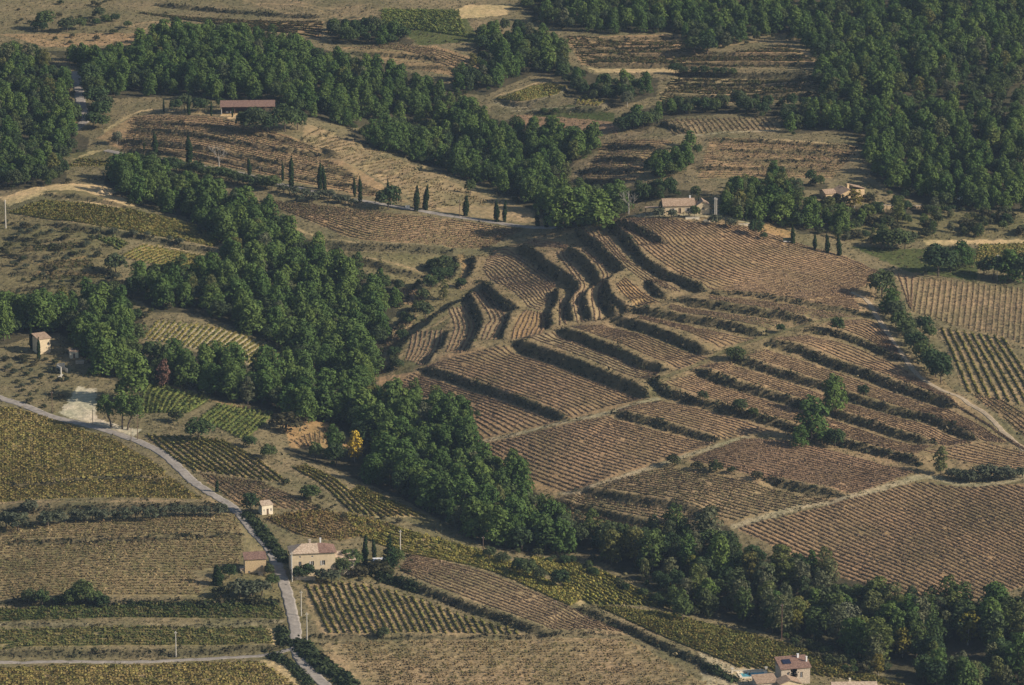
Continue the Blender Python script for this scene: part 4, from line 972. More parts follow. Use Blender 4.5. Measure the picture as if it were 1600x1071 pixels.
# ------------------------------------------------------------------ woods
ADJ = {'pine': 'green pine', 'oak': 'round dark oak', 'broad': 'leafy tree'}
def fit_label(parts, most=16):
    """joins phrases, leaving out the optional ones (last given first) until the label is short enough"""
    keep = list(parts)
    for txt, need in [p_ for p_ in reversed(parts) if not p_[1]]:
        if sum(len(t.split()) for t, _ in keep) <= most: break
        keep.remove((txt, need))
    return ' '.join(t for t, _ in keep)
def wood_label(k_, px, py, h_, nm):
    P = np.array([w_[1] for w_ in WOODS if w_[0] == nm][0], float)
    fx = (px - P[:, 0].min()) / np.ptp(P[:, 0]); fy = (py - P[:, 1].min()) / np.ptp(P[:, 1])
    h0, h1 = HM[k_]
    size = 'tall' if h_ > (h0 + h1) * .62 else ('low' if h_ < (h0 + h1) * .5 else 'middling')
    side = 'left' if fx < .36 else ('right' if fx > .64 else 'middle')
    up = 'upper' if fy < .4 else ('lower' if fy > .66 else '')
    if len((ADJ[k_] + ' in the ' + (up + ' ' + side).strip() + ' of ' + nm).split()) > 16: return ADJ[k_] + ' in ' + nm
    return fit_label([(size, False), (ADJ[k_], True), ('in the', True), (' '.join((up, side)).strip() + ' of', True), (nm, True)])
cand = []; under = []
# clearings kept open so that single trees and houses inside the woods are seen
EXCL = [(140, 592, 222, 645), (526, 703, 588, 752), (46, 554, 84, 600), (1395, 1024, 1430, 1066), (1478, 1004, 1548, 1056), (1312, 992, 1372, 1010), (238, 604, 276, 626), (1066, 900, 1096, 930), (970, 335, 1000, 350)]
HM = {'pine': (7.0, 13.2), 'oak': (4.2, 8.2), 'broad': (6.5, 12.0)}
for wi, (nm, P, wts, sp) in enumerate(WOODS):
    G = WOODG[wi]; Ppx = np.array(P, float)
    big = 1.24 if wi >= 16 else (1.2 if wi >= 14 else 1.02)
    sp = sp * (1 + .55 * (big - 1)) * (1.06, .98, .84)[(wi >= 14) + (wi >= 18)]
    xs = np.arange(G[:, 0].min(), G[:, 0].max(), sp); ys = np.arange(G[:, 1].min(), G[:, 1].max(), sp * .9)
    X, Y = np.meshgrid(xs, ys); X[1::2] += sp / 2
    X = (X + rng.uniform(-.42, .42, X.shape) * sp).ravel(); Y = (Y + rng.uniform(-.42, .42, Y.shape) * sp).ravel()
    kk = rng.choice(3, len(X), p=(np.array(wts) + np.array([0, .02, .06])) / (sum(wts) + .08)); hr = rng.random(len(X))
    kinds = np.array(['pine', 'oak', 'broad'])[kk]
    hm = big * np.array([HM[k_][0] + (HM[k_][1] - HM[k_][0]) * r_ for k_, r_ in zip(kinds, hr)])
    Z = H(X, Y)
    bx_, by_ = proj(X, Y, Z); tx_, ty_ = proj(X, Y, Z + hm * (.62 - .17 * (big > 1.1)))
    ok = inside(bx_, by_ + 1, Ppx) & inside(tx_, ty_, Ppx)
    for x0_, y0_, x1_, y1_ in EXCL: ok &= ~((bx_ > x0_) & (bx_ < x1_) & (by_ > y0_) & (by_ < y1_))
    nu = int(ok.sum() * .9); iu = rng.choice(np.where(ok)[0], nu)              # undergrowth between the trees
    for i in iu: under.append((X[i] + rng.normal() * 3, Y[i] + rng.normal() * 3.5, 'shrub' if rng.random() < .6 else 'oak', rng.uniform(1.6, 3.8)))
    for x, y, k_, h_ in zip(X[ok], Y[ok], kinds[ok], hm[ok]): cand.append((y, x, k_, h_, nm))
cand.sort()
left = {'pine': 280, 'oak': 125, 'broad': 220}
rest = []
for y, x, k_, h_, nm in cand:
    px, py = proj(x, y, float(H(x, y)) + 3)
    if left[k_] > 0 and -5 < px < 1605 and py < 1080:
        left[k_] -= 1
        plant(k_, x, y, h_, wood_label(k_, px, py, h_, nm), {'pine': 'pines of ', 'oak': 'oaks of ', 'broad': 'leafy trees of '}[k_] + nm, random.uniform(.78, 1.3))
    else: rest.append((x, y, k_, h_))
# the rest of the woods: one object, crowns and trunks placed by geometry nodes
def scatter_stuff(name, label, items, kinds):
    lib = bpy.data.collections.new(name + '_kinds'); idx = {}; n = 0
    for k_ in kinds:
        idx[k_] = []
        for cm, tm in PROTO[k_]:
            o = bpy.data.objects.new('%s_%02d' % ('kind', n), cm); lib.objects.link(o); idx[k_].append(n); n += 1
    Vp = np.array([(x, y, float(H(x, y)) - .1) for x, y, k_, h_ in items], np.float32)
    me = bpy.data.meshes.new(name); me.vertices.add(len(Vp)); me.vertices.foreach_set('co', Vp.ravel())
    ai = me.attributes.new('pick', 'INT', 'POINT'); ar = me.attributes.new('turn', 'FLOAT_VECTOR', 'POINT'); asx = me.attributes.new('size', 'FLOAT_VECTOR', 'POINT')
    ai.data.foreach_set('value', np.array([random.choice(idx[k_]) for x, y, k_, h_ in items], np.int32))
    ar.data.foreach_set('vector', np.array([(0, 0, random.uniform(0, 6.28)) for _ in items], np.float32).ravel())
    sz = []
    for x, y, k_, h_ in items:
        s = h_ / BASEH[k_]; w_ = s * random.uniform(.85, 1.15); sz.append((w_, w_, s))
    asx.data.foreach_set('vector', np.array(sz, np.float32).ravel())
    ng = bpy.data.node_groups.new(name, 'GeometryNodeTree')
    ng.interface.new_socket('Geometry', in_out='INPUT', socket_type='NodeSocketGeometry')
    ng.interface.new_socket('Geometry', in_out='OUTPUT', socket_type='NodeSocketGeometry')
    N, L = ng.nodes, ng.links
    gi, go = N.new('NodeGroupInput'), N.new('NodeGroupOutput')
    iop, ci = N.new('GeometryNodeInstanceOnPoints'), N.new('GeometryNodeCollectionInfo')
    ci.inputs['Collection'].default_value = lib
    ci.inputs['Separate Children'].default_value = True
    ci.inputs['Reset Children'].default_value = True
    iop.inputs['Pick Instance'].default_value = True
    def na(nm, t):
        a = N.new('GeometryNodeInputNamedAttribute'); a.data_type = t; a.inputs['Name'].default_value = nm
        return [o_ for o_ in a.outputs if o_.enabled and o_.name == 'Attribute'][0]
    L.new(gi.outputs[0], iop.inputs['Points']); L.new(ci.outputs[0], iop.inputs['Instance'])
    L.new(na('pick', 'INT'), iop.inputs['Instance Index'])
    e2r = N.new('FunctionNodeEulerToRotation'); L.new(na('turn', 'FLOAT_VECTOR'), e2r.inputs[0])
    L.new(e2r.outputs[0], iop.inputs['Rotation'])
    L.new(na('size', 'FLOAT_VECTOR'), iop.inputs['Scale'])
    L.new(iop.outputs[0], go.inputs[0])
    o = link(name, me); md = o.modifiers.new('scatter', 'NODES'); md.node_group = ng
    return tag(o, label, None, None, 'stuff')
scatter_stuff('woodland', 'mass of farther pines and oaks covering the wooded slopes', rest + under, ('pine', 'oak', 'broad', 'shrub'))
print('TREES', len(cand), 'rest', len(rest), left)

# ------------------------------------------------------------------ air
hz = MB(); hz.box(-900, 900, -60, 2700, -140, 496)
haze = hz.build('haze', M['ground'])
hm_, hnt, hN, hL = mat('pale_air')
pv = hN.new('ShaderNodeVolumePrincipled')
pv.inputs['Color'].default_value = (.52, .72, 1.0, 1)
pv.inputs['Density'].default_value = 0.000038
pv.inputs['Anisotropy'].default_value = 0.2
ho = hN.new('ShaderNodeOutputMaterial'); hL.new(pv.outputs[0], ho.inputs['Volume'])
haze.data.materials.clear(); haze.data.materials.append(hm_)
tag(haze, kind='stuff', label='thin blue autumn haze over the valley')

# ------------------------------------------------------------------ single trees and shrubs
CYP = 'cypresses along the middle road'
for px, py, h, wd, lab in [
 (225, 237, 20, .7, 'thin young cypress at the upper left end of the middle road'),
 (243, 242, 37, 1.3, 'broad dark cypress left of the bare white tree, first of the tall ones'),
 (296, 255, 44, 1.35, 'tall broad cypress just left of the bare white tree'),
 (390, 274, 28, 1.35, 'short stout cypress right of the bare white tree'),
 (442, 283, 30, .8, 'slim short cypress close to the slender tall one'),
 (455, 293, 52, .85, 'slender very tall cypress under the terraced barn hill'),
 (500, 296, 43, 1.1, 'left cypress of the close pair below the terraces'),
 (507, 300, 44, .85, 'right slimmer cypress of the close pair below the terraces'),
 (554, 308, 33, .8, 'left thin cypress of the pair near the roadside oak'),
 (563, 316, 41, .9, 'right taller cypress of the pair near the roadside oak'),
 (606, 300, 22, .8, 'small cypress top behind the roadside oak'),
 (651, 330, 42, 1.2, 'left cypress of the pair beside the white panel'),
 (665, 328, 40, 1.25, 'right cypress of the pair beside the white panel'),
 (728, 338, 34, 1.5, 'lone thick cypress between two pairs on the road'),
 (776, 347, 35, 1.35, 'left thick cypress of the pair before the orange slope'),
 (788, 347, 35, 1.05, 'right thinner cypress of the pair before the orange slope'),
 (840, 354, 30, 1.4, 'left cypress at the lower end of the road by the wood'),
 (854, 355, 35, 1.5, 'right cypress at the lower end of the road by the wood')]:
    plant_px('cypress', px, py, h, lab, CYP, wd)
for px, py, h, wd, lab in [
 (256, 175, 22, .8, 'young cypress at the far left of the open barn yard'), (295, 180, 34, .9, 'taller cypress between small trees left of the open barn'),
 (330, 182, 25, .9, 'young cypress near the left end of the open barn'), (363, 183, 16, .9, 'small cypress in front of the open barn')]:
    plant_px('cypress', px, py, h, lab, 'young cypresses along the barn yard', wd)
for px, py, h, lab in [(1239, 381, 30, 'cypress beside the covered trailer on the crest'), (1273, 390, 25, 'short cypress right of the covered trailer'), (1293, 396, 31, 'middle tall cypress at the right end of the crest'), (1311, 400, 33, 'rightmost cypress at the end of the crest')]:
    plant_px('cypress', px, py, h, lab, 'cypresses at the right end of the crest', 1.35)
for px, py, h, wd, lab in [
 (570, 883, 49, 1.1, 'taller left cypress in the farmhouse garden'), (585, 877, 38, 1.05, 'shorter right cypress in the farmhouse garden'),
 (61, 562, 36, .9, 'slim cypress against the tall cream house'), (49, 547, 42, .7, 'thin cypress in the trees left of the cream house'),
 (1165, 346, 40, .8, 'slim cypress right of the twin posts'), (1091, 331, 24, 1.0, 'cypress between the two parts of the low house'),
 (339, 769, 21, 1.5, 'small stout cypress on the grey plot above the road'), (341, 915, 34, 2.6, 'thick clipped cypress block left of the stone shed')]:
    plant_px('cypress', px, py, h, lab, None, wd)
plant_px('fir', 609, 890, 58, 'tall blue green fir beside the pale pole in the farmhouse garden', None, 1.25)
ONE = [
 ('pine', 1268, 690, 70, 1.25, 'large pine leaning on the terrace bank, nearer of the joined pair'), ('pine', 1302, 648, 56, 1.05, 'upper pine of the joined pair on the terraces'),
 ('pine', 1250, 700, 34, 1.2, 'low pine at the left foot of the joined pair'),
 ('oak', 1305, 700, 32, 1.0, 'dark oak at the right foot of the joined pines'), ('broad', 1470, 742, 46, .95, 'open crowned tree at the left end of the olive hedge'),
 ('oak', 1308, 522, 26, 1.0, 'small round tree on the grassy track'), ('oak', 1349, 622, 20, 1.0, 'small bush tree right of the joined pines'),
 ('shrub', 1051, 728, 19, 1.1, 'round shrub at the upper end of the pale path'), ('shrub', 1118, 738, 19, 1.3, 'largest shrub of the row under the pale path'), ('shrub', 1090, 735, 15, 1.2, 'left shrub of the row under the pale path'),
 ('shrub', 1183, 751, 16, 1.2, 'shrub at the right end of the row under the pale path'), ('shrub', 1112, 808, 20, 1.2, 'shrub at the low end of the bank over the stream wood'), ('shrub', 1142, 740, 12, 1.2, 'smallest shrub of the row under the pale path'),
 ('oak', 1155, 646, 21, 1.3, 'round dark bush on the bank left of the pines'), ('oak', 1177, 652, 15, 1.2, 'small bush right of the round bank bush'), ('oak', 1098, 628, 17, 1.2, 'bush at the left end of the long bank'),
 ('oak', 1150, 565, 22, 1.5, 'wide bush where the grassy track meets the banks'), ('oak', 1220, 520, 15, 1.2, 'thin bush beside the grassy track'),
 ('oak', 1378, 466, 42, 1.1, 'dark tree at the top of the sunken track hedge'), ('pine', 1392, 488, 38, 1.25, 'bright pine second in the sunken track hedge'),
 ('pine', 181, 430, 1, 1, None),
 ('oak', 181, 430, 36, 1.15, 'round dark tree alone beside the striped plot'), ('gold', 554, 722, 52, .9, 'bright yellow autumn tree against the pines'),
 ('russet', 256, 606, 50, .8, 'reddish brown dying tree among the tall pines'), ('yellow', 462, 650, 24, 1.1, 'small yellow green tree under the tall pines'),
 ('oak', 310, 689, 33, 1.35, 'round dark bush below the green plots'), ('shrub', 275, 659, 20, 1.1, 'small leafy bush between the two green plots'), ('shrub', 448, 674, 30, 1.5, 'grey brown leafless thicket right of the green plots'),
 ('oak', 390, 700, 20, 1.2, 'bush at the lower edge of the green plot'), ('oak', 420, 718, 24, 1.2, 'dark bush beside the orange clearing'), ('oak', 392, 802, 32, 1.1, 'dark leafy tree left of the white hut'),
 ('oak', 486, 782, 27, 1.35, 'wide dark bush above the white hut'), ('oak', 467, 906, 21, 1.2, 'creeper green tree at the left corner of the farmhouse'), ('oak', 481, 906, 26, 1.0, 'green tree covering the farmhouse wall'),
 ('olive', 1050, 341, 14, 1.3, 'olive bush before the middle of the low house'), ('olive', 1030, 340, 16, 1.3, 'olive bush before the left corner of the low house'), ('oak', 1040, 332, 20, 1.0, 'leafy tree at the left corner of the low house'), ('oak', 1085, 340, 18, 1.0, 'dark bush between the two gables of the low house'),
 ('olive', 502, 910, 22, 1.2, 'left olive in front of the farmhouse'), ('olive', 518, 912, 23, 1.3, 'right olive in front of the farmhouse'), ('oak', 534, 900, 28, 1.2, 'large dark tree at the right end of the farmhouse'),
 ('oak', 549, 892, 34, 1.3, 'dark tree between farmhouse and cypresses'), ('shrub', 562, 902, 18, 1.4, 'shrub below the farmhouse cypresses'), ('shrub', 590, 897, 22, 1.4, 'shrub under the fir'), ('oak', 622, 884, 26, .9, 'dark bush at the foot of the pale pole'),
 ('oak', 358, 904, 22, 1.2, 'round tree between cypress block and stone shed'), ('olive', 375, 934, 30, 1.3, 'left olive below the stone shed'), ('olive', 392, 936, 32, 1.3, 'middle olive below the stone shed'), ('olive', 409, 932, 28, 1.2, 'right olive below the stone shed'),
 ('shrub', 345, 934, 20, 1.2, 'grey shrub left of the shed olives'), ('shrub', 398, 947, 18, 1.4, 'low shrub under the shed olives'), ('oak', 426, 918, 22, 1.0, 'dark bush between shed and road'), ('oak', 421, 900, 20, .9, 'dark bush against the right side of the shed'),
 ('oak', 765, 874, 20, 1.3, 'first low bush below the thin pole'), ('oak', 785, 882, 18, 1.3, 'second low bush below the thin pole'), ('oak', 811, 897, 24, 1.2, 'bush in the yellow slope, left of three'), ('oak', 825, 905, 30, 1.2, 'bush in the yellow slope, largest of three'),
 ('oak', 843, 908, 20, 1.1, 'bush in the yellow slope, right of three'), ('oak', 876, 919, 30, 1.2, 'lone round bush in the yellow slope'), ('oak', 599, 998, 17, 1.4, 'single bush on the track under the striped field'), ('oak', 1066, 972, 38, 1.1, 'round tree at the left tip of the stream wood'),
 ('oak', 400, 206, 36, 1.4, 'left great oak in front of the open barn'), ('oak', 418, 208, 30, 1.2, 'middle oak in front of the open barn'), ('oak', 445, 206, 38, 1.3, 'right great oak beside the open barn'), ('oak', 465, 203, 30, 1.1, 'outer oak at the right of the barn clump'), ('oak', 380, 203, 26, 1.1, 'outer oak at the left of the barn clump'),
 ('oak', 607, 328, 38, 1.15, 'round oak standing on the middle road'), ('oak', 735, 305, 24, .9, 'bush above the lone thick cypress'), ('silver', 183, 226, 22, 1.0, 'pale small tree at the start of the middle road'),
 ('oak', 1395, 392, 36, 1.4, 'middle tree of the dark clump right of the crest'), ('oak', 1378, 390, 28, 1.3, 'left tree of the dark clump right of the crest'), ('oak', 1414, 389, 30, 1.3, 'right tree of the dark clump right of the crest'),
 ('oak', 1466, 432, 46, 1.2, 'big dark oak in the green meadow'), ('pine', 1501, 414, 38, 1.5, 'spreading pine behind the big dark oak'), ('oak', 1485, 425, 30, 1.2, 'oak just right of the big dark oak'), ('shrub', 1493, 424, 16, 1.4, 'shrub under the spreading pine'),
 ('oak', 1552, 437, 36, 1.2, 'left tree of the group at the right edge'), ('pine', 1578, 440, 52, 1.1, 'tall pine of the group at the right edge'), ('oak', 1599, 442, 48, 1.1, 'rightmost tree of the group at the right edge'), ('oak', 1537, 430, 24, 1.2, 'low bush left of the right edge group'),
 ('pine', 1078, 230, 26, 1.6, 'round pine on the pale track of the far slope'), ('oak', 1090, 242, 16, 1.2, 'small tree beside the round far pine'),
 ('pine', 935, 358, 60, 1.5, 'broad light green pine at the foot of the wood by the low house'), ('pine', 902, 352, 56, 1.3, 'tall dark pine left of the broad one'), ('pine', 880, 360, 64, 1.2, 'dark pine over the lower road end'), ('pine', 965, 332, 42, 1.4, 'spreading pine left of the bare tree'),
 ('fir', 1150, 335, 60, 1.7, 'great dark fir right of the twin posts'), ('pine', 1200, 345, 38, 1.3, 'light pine left of the tiled house'), ('pine', 1225, 350, 46, 1.3, 'larger light pine below the tiled house'), ('oak', 1181, 370, 26, 1.0, 'bush at the edge of the crest'), ('oak', 1193, 375, 12, 1.2, 'small bush on the crest edge'), ('olive', 1142, 357, 16, 1.4, 'grey olive under the great fir'), ('olive', 1118, 352, 18, 1.3, 'grey bush at the foot of the twin posts'),
 ('silver', 1325, 990, 52, 1.0, 'silvery willow in the stream wood, left one'), ('silver', 1360, 975, 46, 1.0, 'silvery willow in the stream wood, right one'), ('yellow', 1512, 1008, 56, 1.2, 'large yellow green poplar in the stream wood'), ('yellow', 1410, 1028, 50, 1.0, 'pale yellow poplar in the stream wood'), ('yellow', 1080, 905, 40, .9, 'yellowing tree at the head of the stream wood'), ('yellow', 1372, 1055, 36, 1.0, 'low yellow tree at the foot of the stream wood'),
 ('yellow', 1515, 1075, 26, 2.0, 'rusty yellow bush at the lower edge'), ('yellow', 1245, 990, 40, .9, 'bright green poplar at the wood edge over the rows'), ('yellow', 880, 850, 36, 1.0, 'yellowing oak at the edge of the lower gully'),
 ('yellow', 1566, 105, 22, 1.2, 'yellow tree in the far scrubby wood'), ('yellow', 1540, 30, 22, 1.1, 'yellowish tree near the top edge'), ('russet', 1450, 70, 18, 1.2, 'rusty tree in the far scrubby wood'), ('yellow', 1335, 325, 30, 1.5, 'yellowing tree in front of the tiled house'), ('silver', 980, 167, 26, 1.1, 'pale tree at the end of the far narrow wood'),
 ('broad', 693, 470, 30, .9, 'light tree in the ravine left of the terraces'), ('oak', 665, 500, 26, 1.2, 'round bush in the ravine left of the terraces'), ('oak', 690, 425, 26, 1.4, 'dark bush on the shaded ravine bank'),
 ('oak', 70, 45, 30, 1.2, 'tall bush of the far clump at the top left'), ('oak', 105, 50, 24, 1.4, 'round bush of the far clump at the top left'), ('oak', 66, 50, 16, 1.4, 'low bush of the far clump at the top left'), ('oak', 20, 92, 26, 1.4, 'dark oak at the left end of the reddish strip'),
]
for kind, px, py, h, wd, lab in ONE:
    if lab: plant_px(kind, px, py, h, lab, None, wd)
def several(kind, lab, group, pts, wide=1.2):
    for px, py, h in pts: plant_px(kind, px, py, h, lab, group, wide)
several('oak', 'leafy green tree in the hedge along the sunken track', 'hedge trees along the sunken track', [(1398, 502, 30), (1406, 516, 32), (1416, 528, 32), (1424, 541, 28), (1432, 553, 32), (1441, 566, 32), (1452, 580, 36), (1462, 590, 40), (1470, 598, 36), (1445, 522, 28), (1452, 530, 22), (1426, 520, 24)])
several('olive', 'grey olive in the hedge at the right end of the terraces', 'olives at the right end of the terraces', [(1487, 749, 18), (1501, 751, 18), (1515, 753, 20), (1534, 750, 24), (1545, 749, 24), (1561, 751, 20), (1579, 749, 18), (1597, 747, 18), (1524, 754, 16), (1570, 750, 22)], 1.35)
several('olive', 'grey green olive in the row across the left fields', 'olives in the row across the left fields', [(10, 825, 26), (28, 830, 30), (46, 802, 22), (75, 823, 26), (92, 819, 22), (117, 813, 18), (145, 813, 20), (160, 815, 20), (195, 813, 20), (212, 809, 18), (235, 813, 22), (255, 809, 18), (275, 807, 20), (290, 806, 18), (320, 807, 18), (345, 806, 20), (130, 816, 20), (178, 812, 16), (305, 806, 16)], 1.3)
several('oak', 'dark bush on the bank below the wide tan field', 'bushes on the bank below the wide tan field', [(45, 944, 24), (66, 948, 26), (110, 947, 24), (130, 944, 34), (150, 947, 26), (161, 950, 20), (92, 948, 18)], 1.2)
several('oak', 'dark bush crowding the shaded ravine', 'bushes in the shaded ravine', [(676, 425, 20), (684, 440, 22), (697, 436, 20), (706, 425, 16), (672, 452, 22), (660, 470, 20), (655, 488, 18), (640, 508, 18), (720, 448, 14), (628, 532, 18), (616, 560, 18), (622, 578, 16)], 1.4)
several('oak', 'bush in the far clump on the top left pasture', 'bushes in the far top left clump', [(56, 47, 16), (150, 40, 12), (165, 37, 14), (180, 34, 12), (125, 46, 18), (155, 30, 18), (200, 44, 12)], 1.4)
several('olive', 'olive in the grove below the cypress road', 'olives in the grove below the cypress road', [(443, 302, 14), (460, 307, 16), (478, 309, 15), (488, 316, 16), (500, 312, 16), (515, 312, 16), (528, 318, 14), (540, 318, 14), (470, 316, 13), (552, 322, 12)], 1.35)
several('oak', 'dark bush in the strip under the middle road', 'bushes under the middle road', [(x, 246 + (x - 200) * .19 + 8 + random.uniform(-3, 4), random.uniform(15, 22)) for x in range(200, 430, 9)], 1.4)
several('oak', 'oak crowding the shaded road at the upper left', 'oaks beside the shaded road', [(146, 150, 30), (150, 168, 32), (158, 186, 30), (146, 200, 26), (140, 135, 32), (165, 176, 26), (112, 190, 28), (160, 200, 22)], 1.3)
several('oak', 'bush beside the barn yard under the wood', 'bushes beside the barn yard', [(275, 176, 20), (288, 172, 24), (310, 176, 22), (320, 173, 20), (345, 168, 14), (150, 165, 20), (160, 170, 22), (150, 185, 24)], 1.2)
several('oak', 'low dark bush on the bank in the upper right terraces', 'bushes on the bank in the upper right terraces', [(1055, 115, 16), (1068, 117, 13), (1085, 117, 12), (1100, 117, 14), (1118, 117, 12), (1130, 118, 13), (1145, 118, 11), (1085, 82, 26), (1105, 84, 28), (1125, 72, 18)], 1.4)
several('oak', 'dark bush under the trees below the small gold plot', 'bushes below the small gold plot', [(975, 205, 24), (990, 203, 26), (1005, 200, 26), (1020, 196, 22), (850, 178, 10), (868, 179, 10)], 1.3)
several('olive', 'small olive above the shaded bank of the gold field', 'olives above the shaded bank of the gold field', [(150, 366, 11), (178, 366, 11), (208, 371, 13), (230, 371, 10), (265, 378, 10), (280, 383, 12)], 1.3)
SHR = [  # open ground with scattered shrubs: outline, kinds, number, height range in m
 ('the scrubby left terraces', [(0, 345), (150, 368), (185, 395), (170, 425), (200, 440), (150, 465), (0, 462)], ('shrub', 'olive', 'shrub'), 58, (1.4, 3.0)),
 ('the rough slope under the cream house', [(0, 560), (60, 560), (125, 575), (120, 605), (75, 640), (40, 630), (0, 615)], ('shrub', 'shrub', 'olive'), 46, (1.0, 2.4)),
 ('the far pasture at the top left', [(0, 0), (200, 0), (300, 30), (200, 50), (140, 78), (0, 50)], ('shrub',), 26, (1.2, 3.2)),
 ('the slope below the tiled house', [(1200, 325), (1300, 315), (1440, 325), (1600, 335), (1600, 370), (1480, 372), (1340, 380), (1250, 360)], ('shrub', 'oak', 'shrub', 'broad'), 105, (2.0, 5.5)),
 ('the field edge under the big pine wood', [(1300, 300), (1440, 300), (1560, 325), (1480, 335), (1300, 325)], ('shrub', 'oak'), 26, (2.0, 4.5)),
 ('the ravine left of the terraces', [(600, 440), (720, 410), (735, 445), (660, 505), (610, 580)], ('shrub', 'oak'), 22, (1.0, 3.0)),
 ('the slope between the striped field and the white hut', [(375, 740), (455, 758), (560, 800), (640, 812), (600, 830), (470, 795)], ('shrub',), 26, (.8, 2.2)),
 ('the clearing above the pale striped plot', [(205, 470), (240, 490), (230, 505), (205, 520)], ('shrub',), 12, (1.2, 2.6)),
 ('the foot of the stream wood', [(1215, 990), (1310, 1000), (1410, 1062), (1330, 1055), (1250, 1018)], ('shrub', 'shrub', 'oak'), 44, (2.0, 4.2)),
 ('the strip under the lower gully wood', [(790, 862), (880, 872), (960, 905), (1050, 945), (1040, 955), (940, 905), (850, 878)], ('shrub', 'oak'), 26, (1.6, 3.6)),
 ('the verge right of the farmhouse', [(540, 895), (640, 870), (650, 905), (570, 912)], ('shrub',), 16, (.8, 1.8)),
 ('the clearing inside the far wood', [(620, 205), (720, 215), (740, 250), (640, 240)], ('shrub', 'oak'), 24, (1.2, 3.2)),
]
for where, P, kinds, n, (h0, h1) in SHR:
    G = gpoly(P); got = 0; lo_, hi_ = G.min(0), G.max(0)
    while got < n:
        x, y = random.uniform(lo_[0], hi_[0]), random.uniform(lo_[1], hi_[1])
        if not inside(np.array([x]), np.array([y]), G)[0]: continue
        k_ = random.choice(kinds)
        lab = {'shrub': 'low scrubby bush on ', 'olive': 'small grey olive on ', 'oak': 'small dark oak on ', 'broad': 'small leafy tree on '}[k_] + where
        plant(k_, x, y, random.uniform(h0, h1) * (1 if k_ != 'broad' else 1.3), lab, CATN[k_] + 's on ' + where, random.uniform(1.0, 1.5)); got += 1
def hedge(label, pts, h, w, pool, dens=2.2, py_off=0):
    Q = resample(catmull(gpoly(pts), 6), .5)
    n = int(len(Q) * .5 * w * dens)
    i = rng.integers(0, len(Q) - 1, n); T = Q[np.minimum(i + 1, len(Q) - 1)] - Q[np.maximum(i - 1, 0)]
    T /= np.linalg.norm(T, axis=1, keepdims=True); off = rng.uniform(-.5, .5, n) * w
    X = Q[i, 0] - T[:, 1] * off; Y = Q[i, 1] + T[:, 0] * off
    V, F, Cc = clumps(X, Y, h * rng.uniform(.55, .95, n), pool, 9)
    o0 = np.array([Q[0, 0], Q[0, 1], float(H(Q[0, 0], Q[0, 1]))])
    tag(link('hedge', mesh_np('hedge', V - o0, F, M['scrub'], Cc), None, o0), label, 'hedge')
DARKH = [(.042, .058, .026), (.05, .066, .03), (.036, .05, .024)]
hedge('dark bushy hedge right of the road at the lower edge', [(466, 1003), (484, 1022), (502, 1038), (522, 1052), (548, 1075)], 2.6, 4.5, DARKH)
hedge('dark verge hedge right of the road above the farmhouse', [(388, 804), (405, 826), (425, 852), (446, 880)], 2.2, 3.0, DARKH)
hedge('long low dark green hedge above the lower green strip', [(202, 946), (320, 946), (437, 942)], 1.5, 2.5, DARKH, 1.6)
hedge('short hedge block at the road end of the green strip', [(440, 980), (441, 996), (443, 1008)], 2.0, 2.6, DARKH)
hedge('dark hedge left of the road at the lower edge', [(424, 1022), (445, 1034), (466, 1052), (484, 1071)], 1.7, 3.0, DARKH)
hedge('dark hedge in the dip under the farmhouse garden', [(580, 897), (600, 903), (625, 911), (655, 921)], 1.8, 3.0, DARKH)
hedge('dark hedge beside the pool house terrace', [(1100, 1040), (1128, 1055), (1150, 1066)], 1.6, 2.5, DARKH)

# bare trees
def bare_tree(px, py, hpx, label, m, seed):
    r = random.Random(seed); x, y, z = at(px, py); h = hpx / ppm(x, y, z) / .965
    o = empty('bare_tree', (x, y, z - .1)); tag(o, label, 'bare tree')
    tb, bb = MB(), MB()
    tb.tube([(0, 0, -.3), (.1, 0, h * .2), (-.1, .1, h * .42)], .32, .2, 8)
    def grow(p, d, L, rad, n):
        q = p + d * L
        bb.tube([p, p + d * L * .5 + Vector((r.uniform(-.1, .1) * L, r.uniform(-.1, .1) * L, .05 * L)), q], rad, rad * .55, 5)
        if n:
            for k in range(3 if n > 1 else 2):
                grow(q if k else p + d * L * .6, (d + Vector((r.uniform(-.8, .8), r.uniform(-.8, .8), r.uniform(-.05, .5)))).normalized(), L * r.uniform(.6, .8), rad * .58, n - 1)
    for k in range(5):
        a = k * 1.257 + r.uniform(-.3, .3)
        grow(Vector((-.1 * k / 5, .1 * k / 5, h * (.2 + .045 * k))), Vector((math.cos(a) * .7, math.sin(a) * .7, .9)).normalized(), h * .24, .13, 3)
    tb.build('trunk', m, o); bb.build('branches', m, o)
bare_tree(342, 264, 48, 'bare white barked tree beside the middle road', M['palebark'], 3)
bare_tree(982, 335, 44, 'bare pale tree with forked trunk left of the low house', M['palebark'], 4)
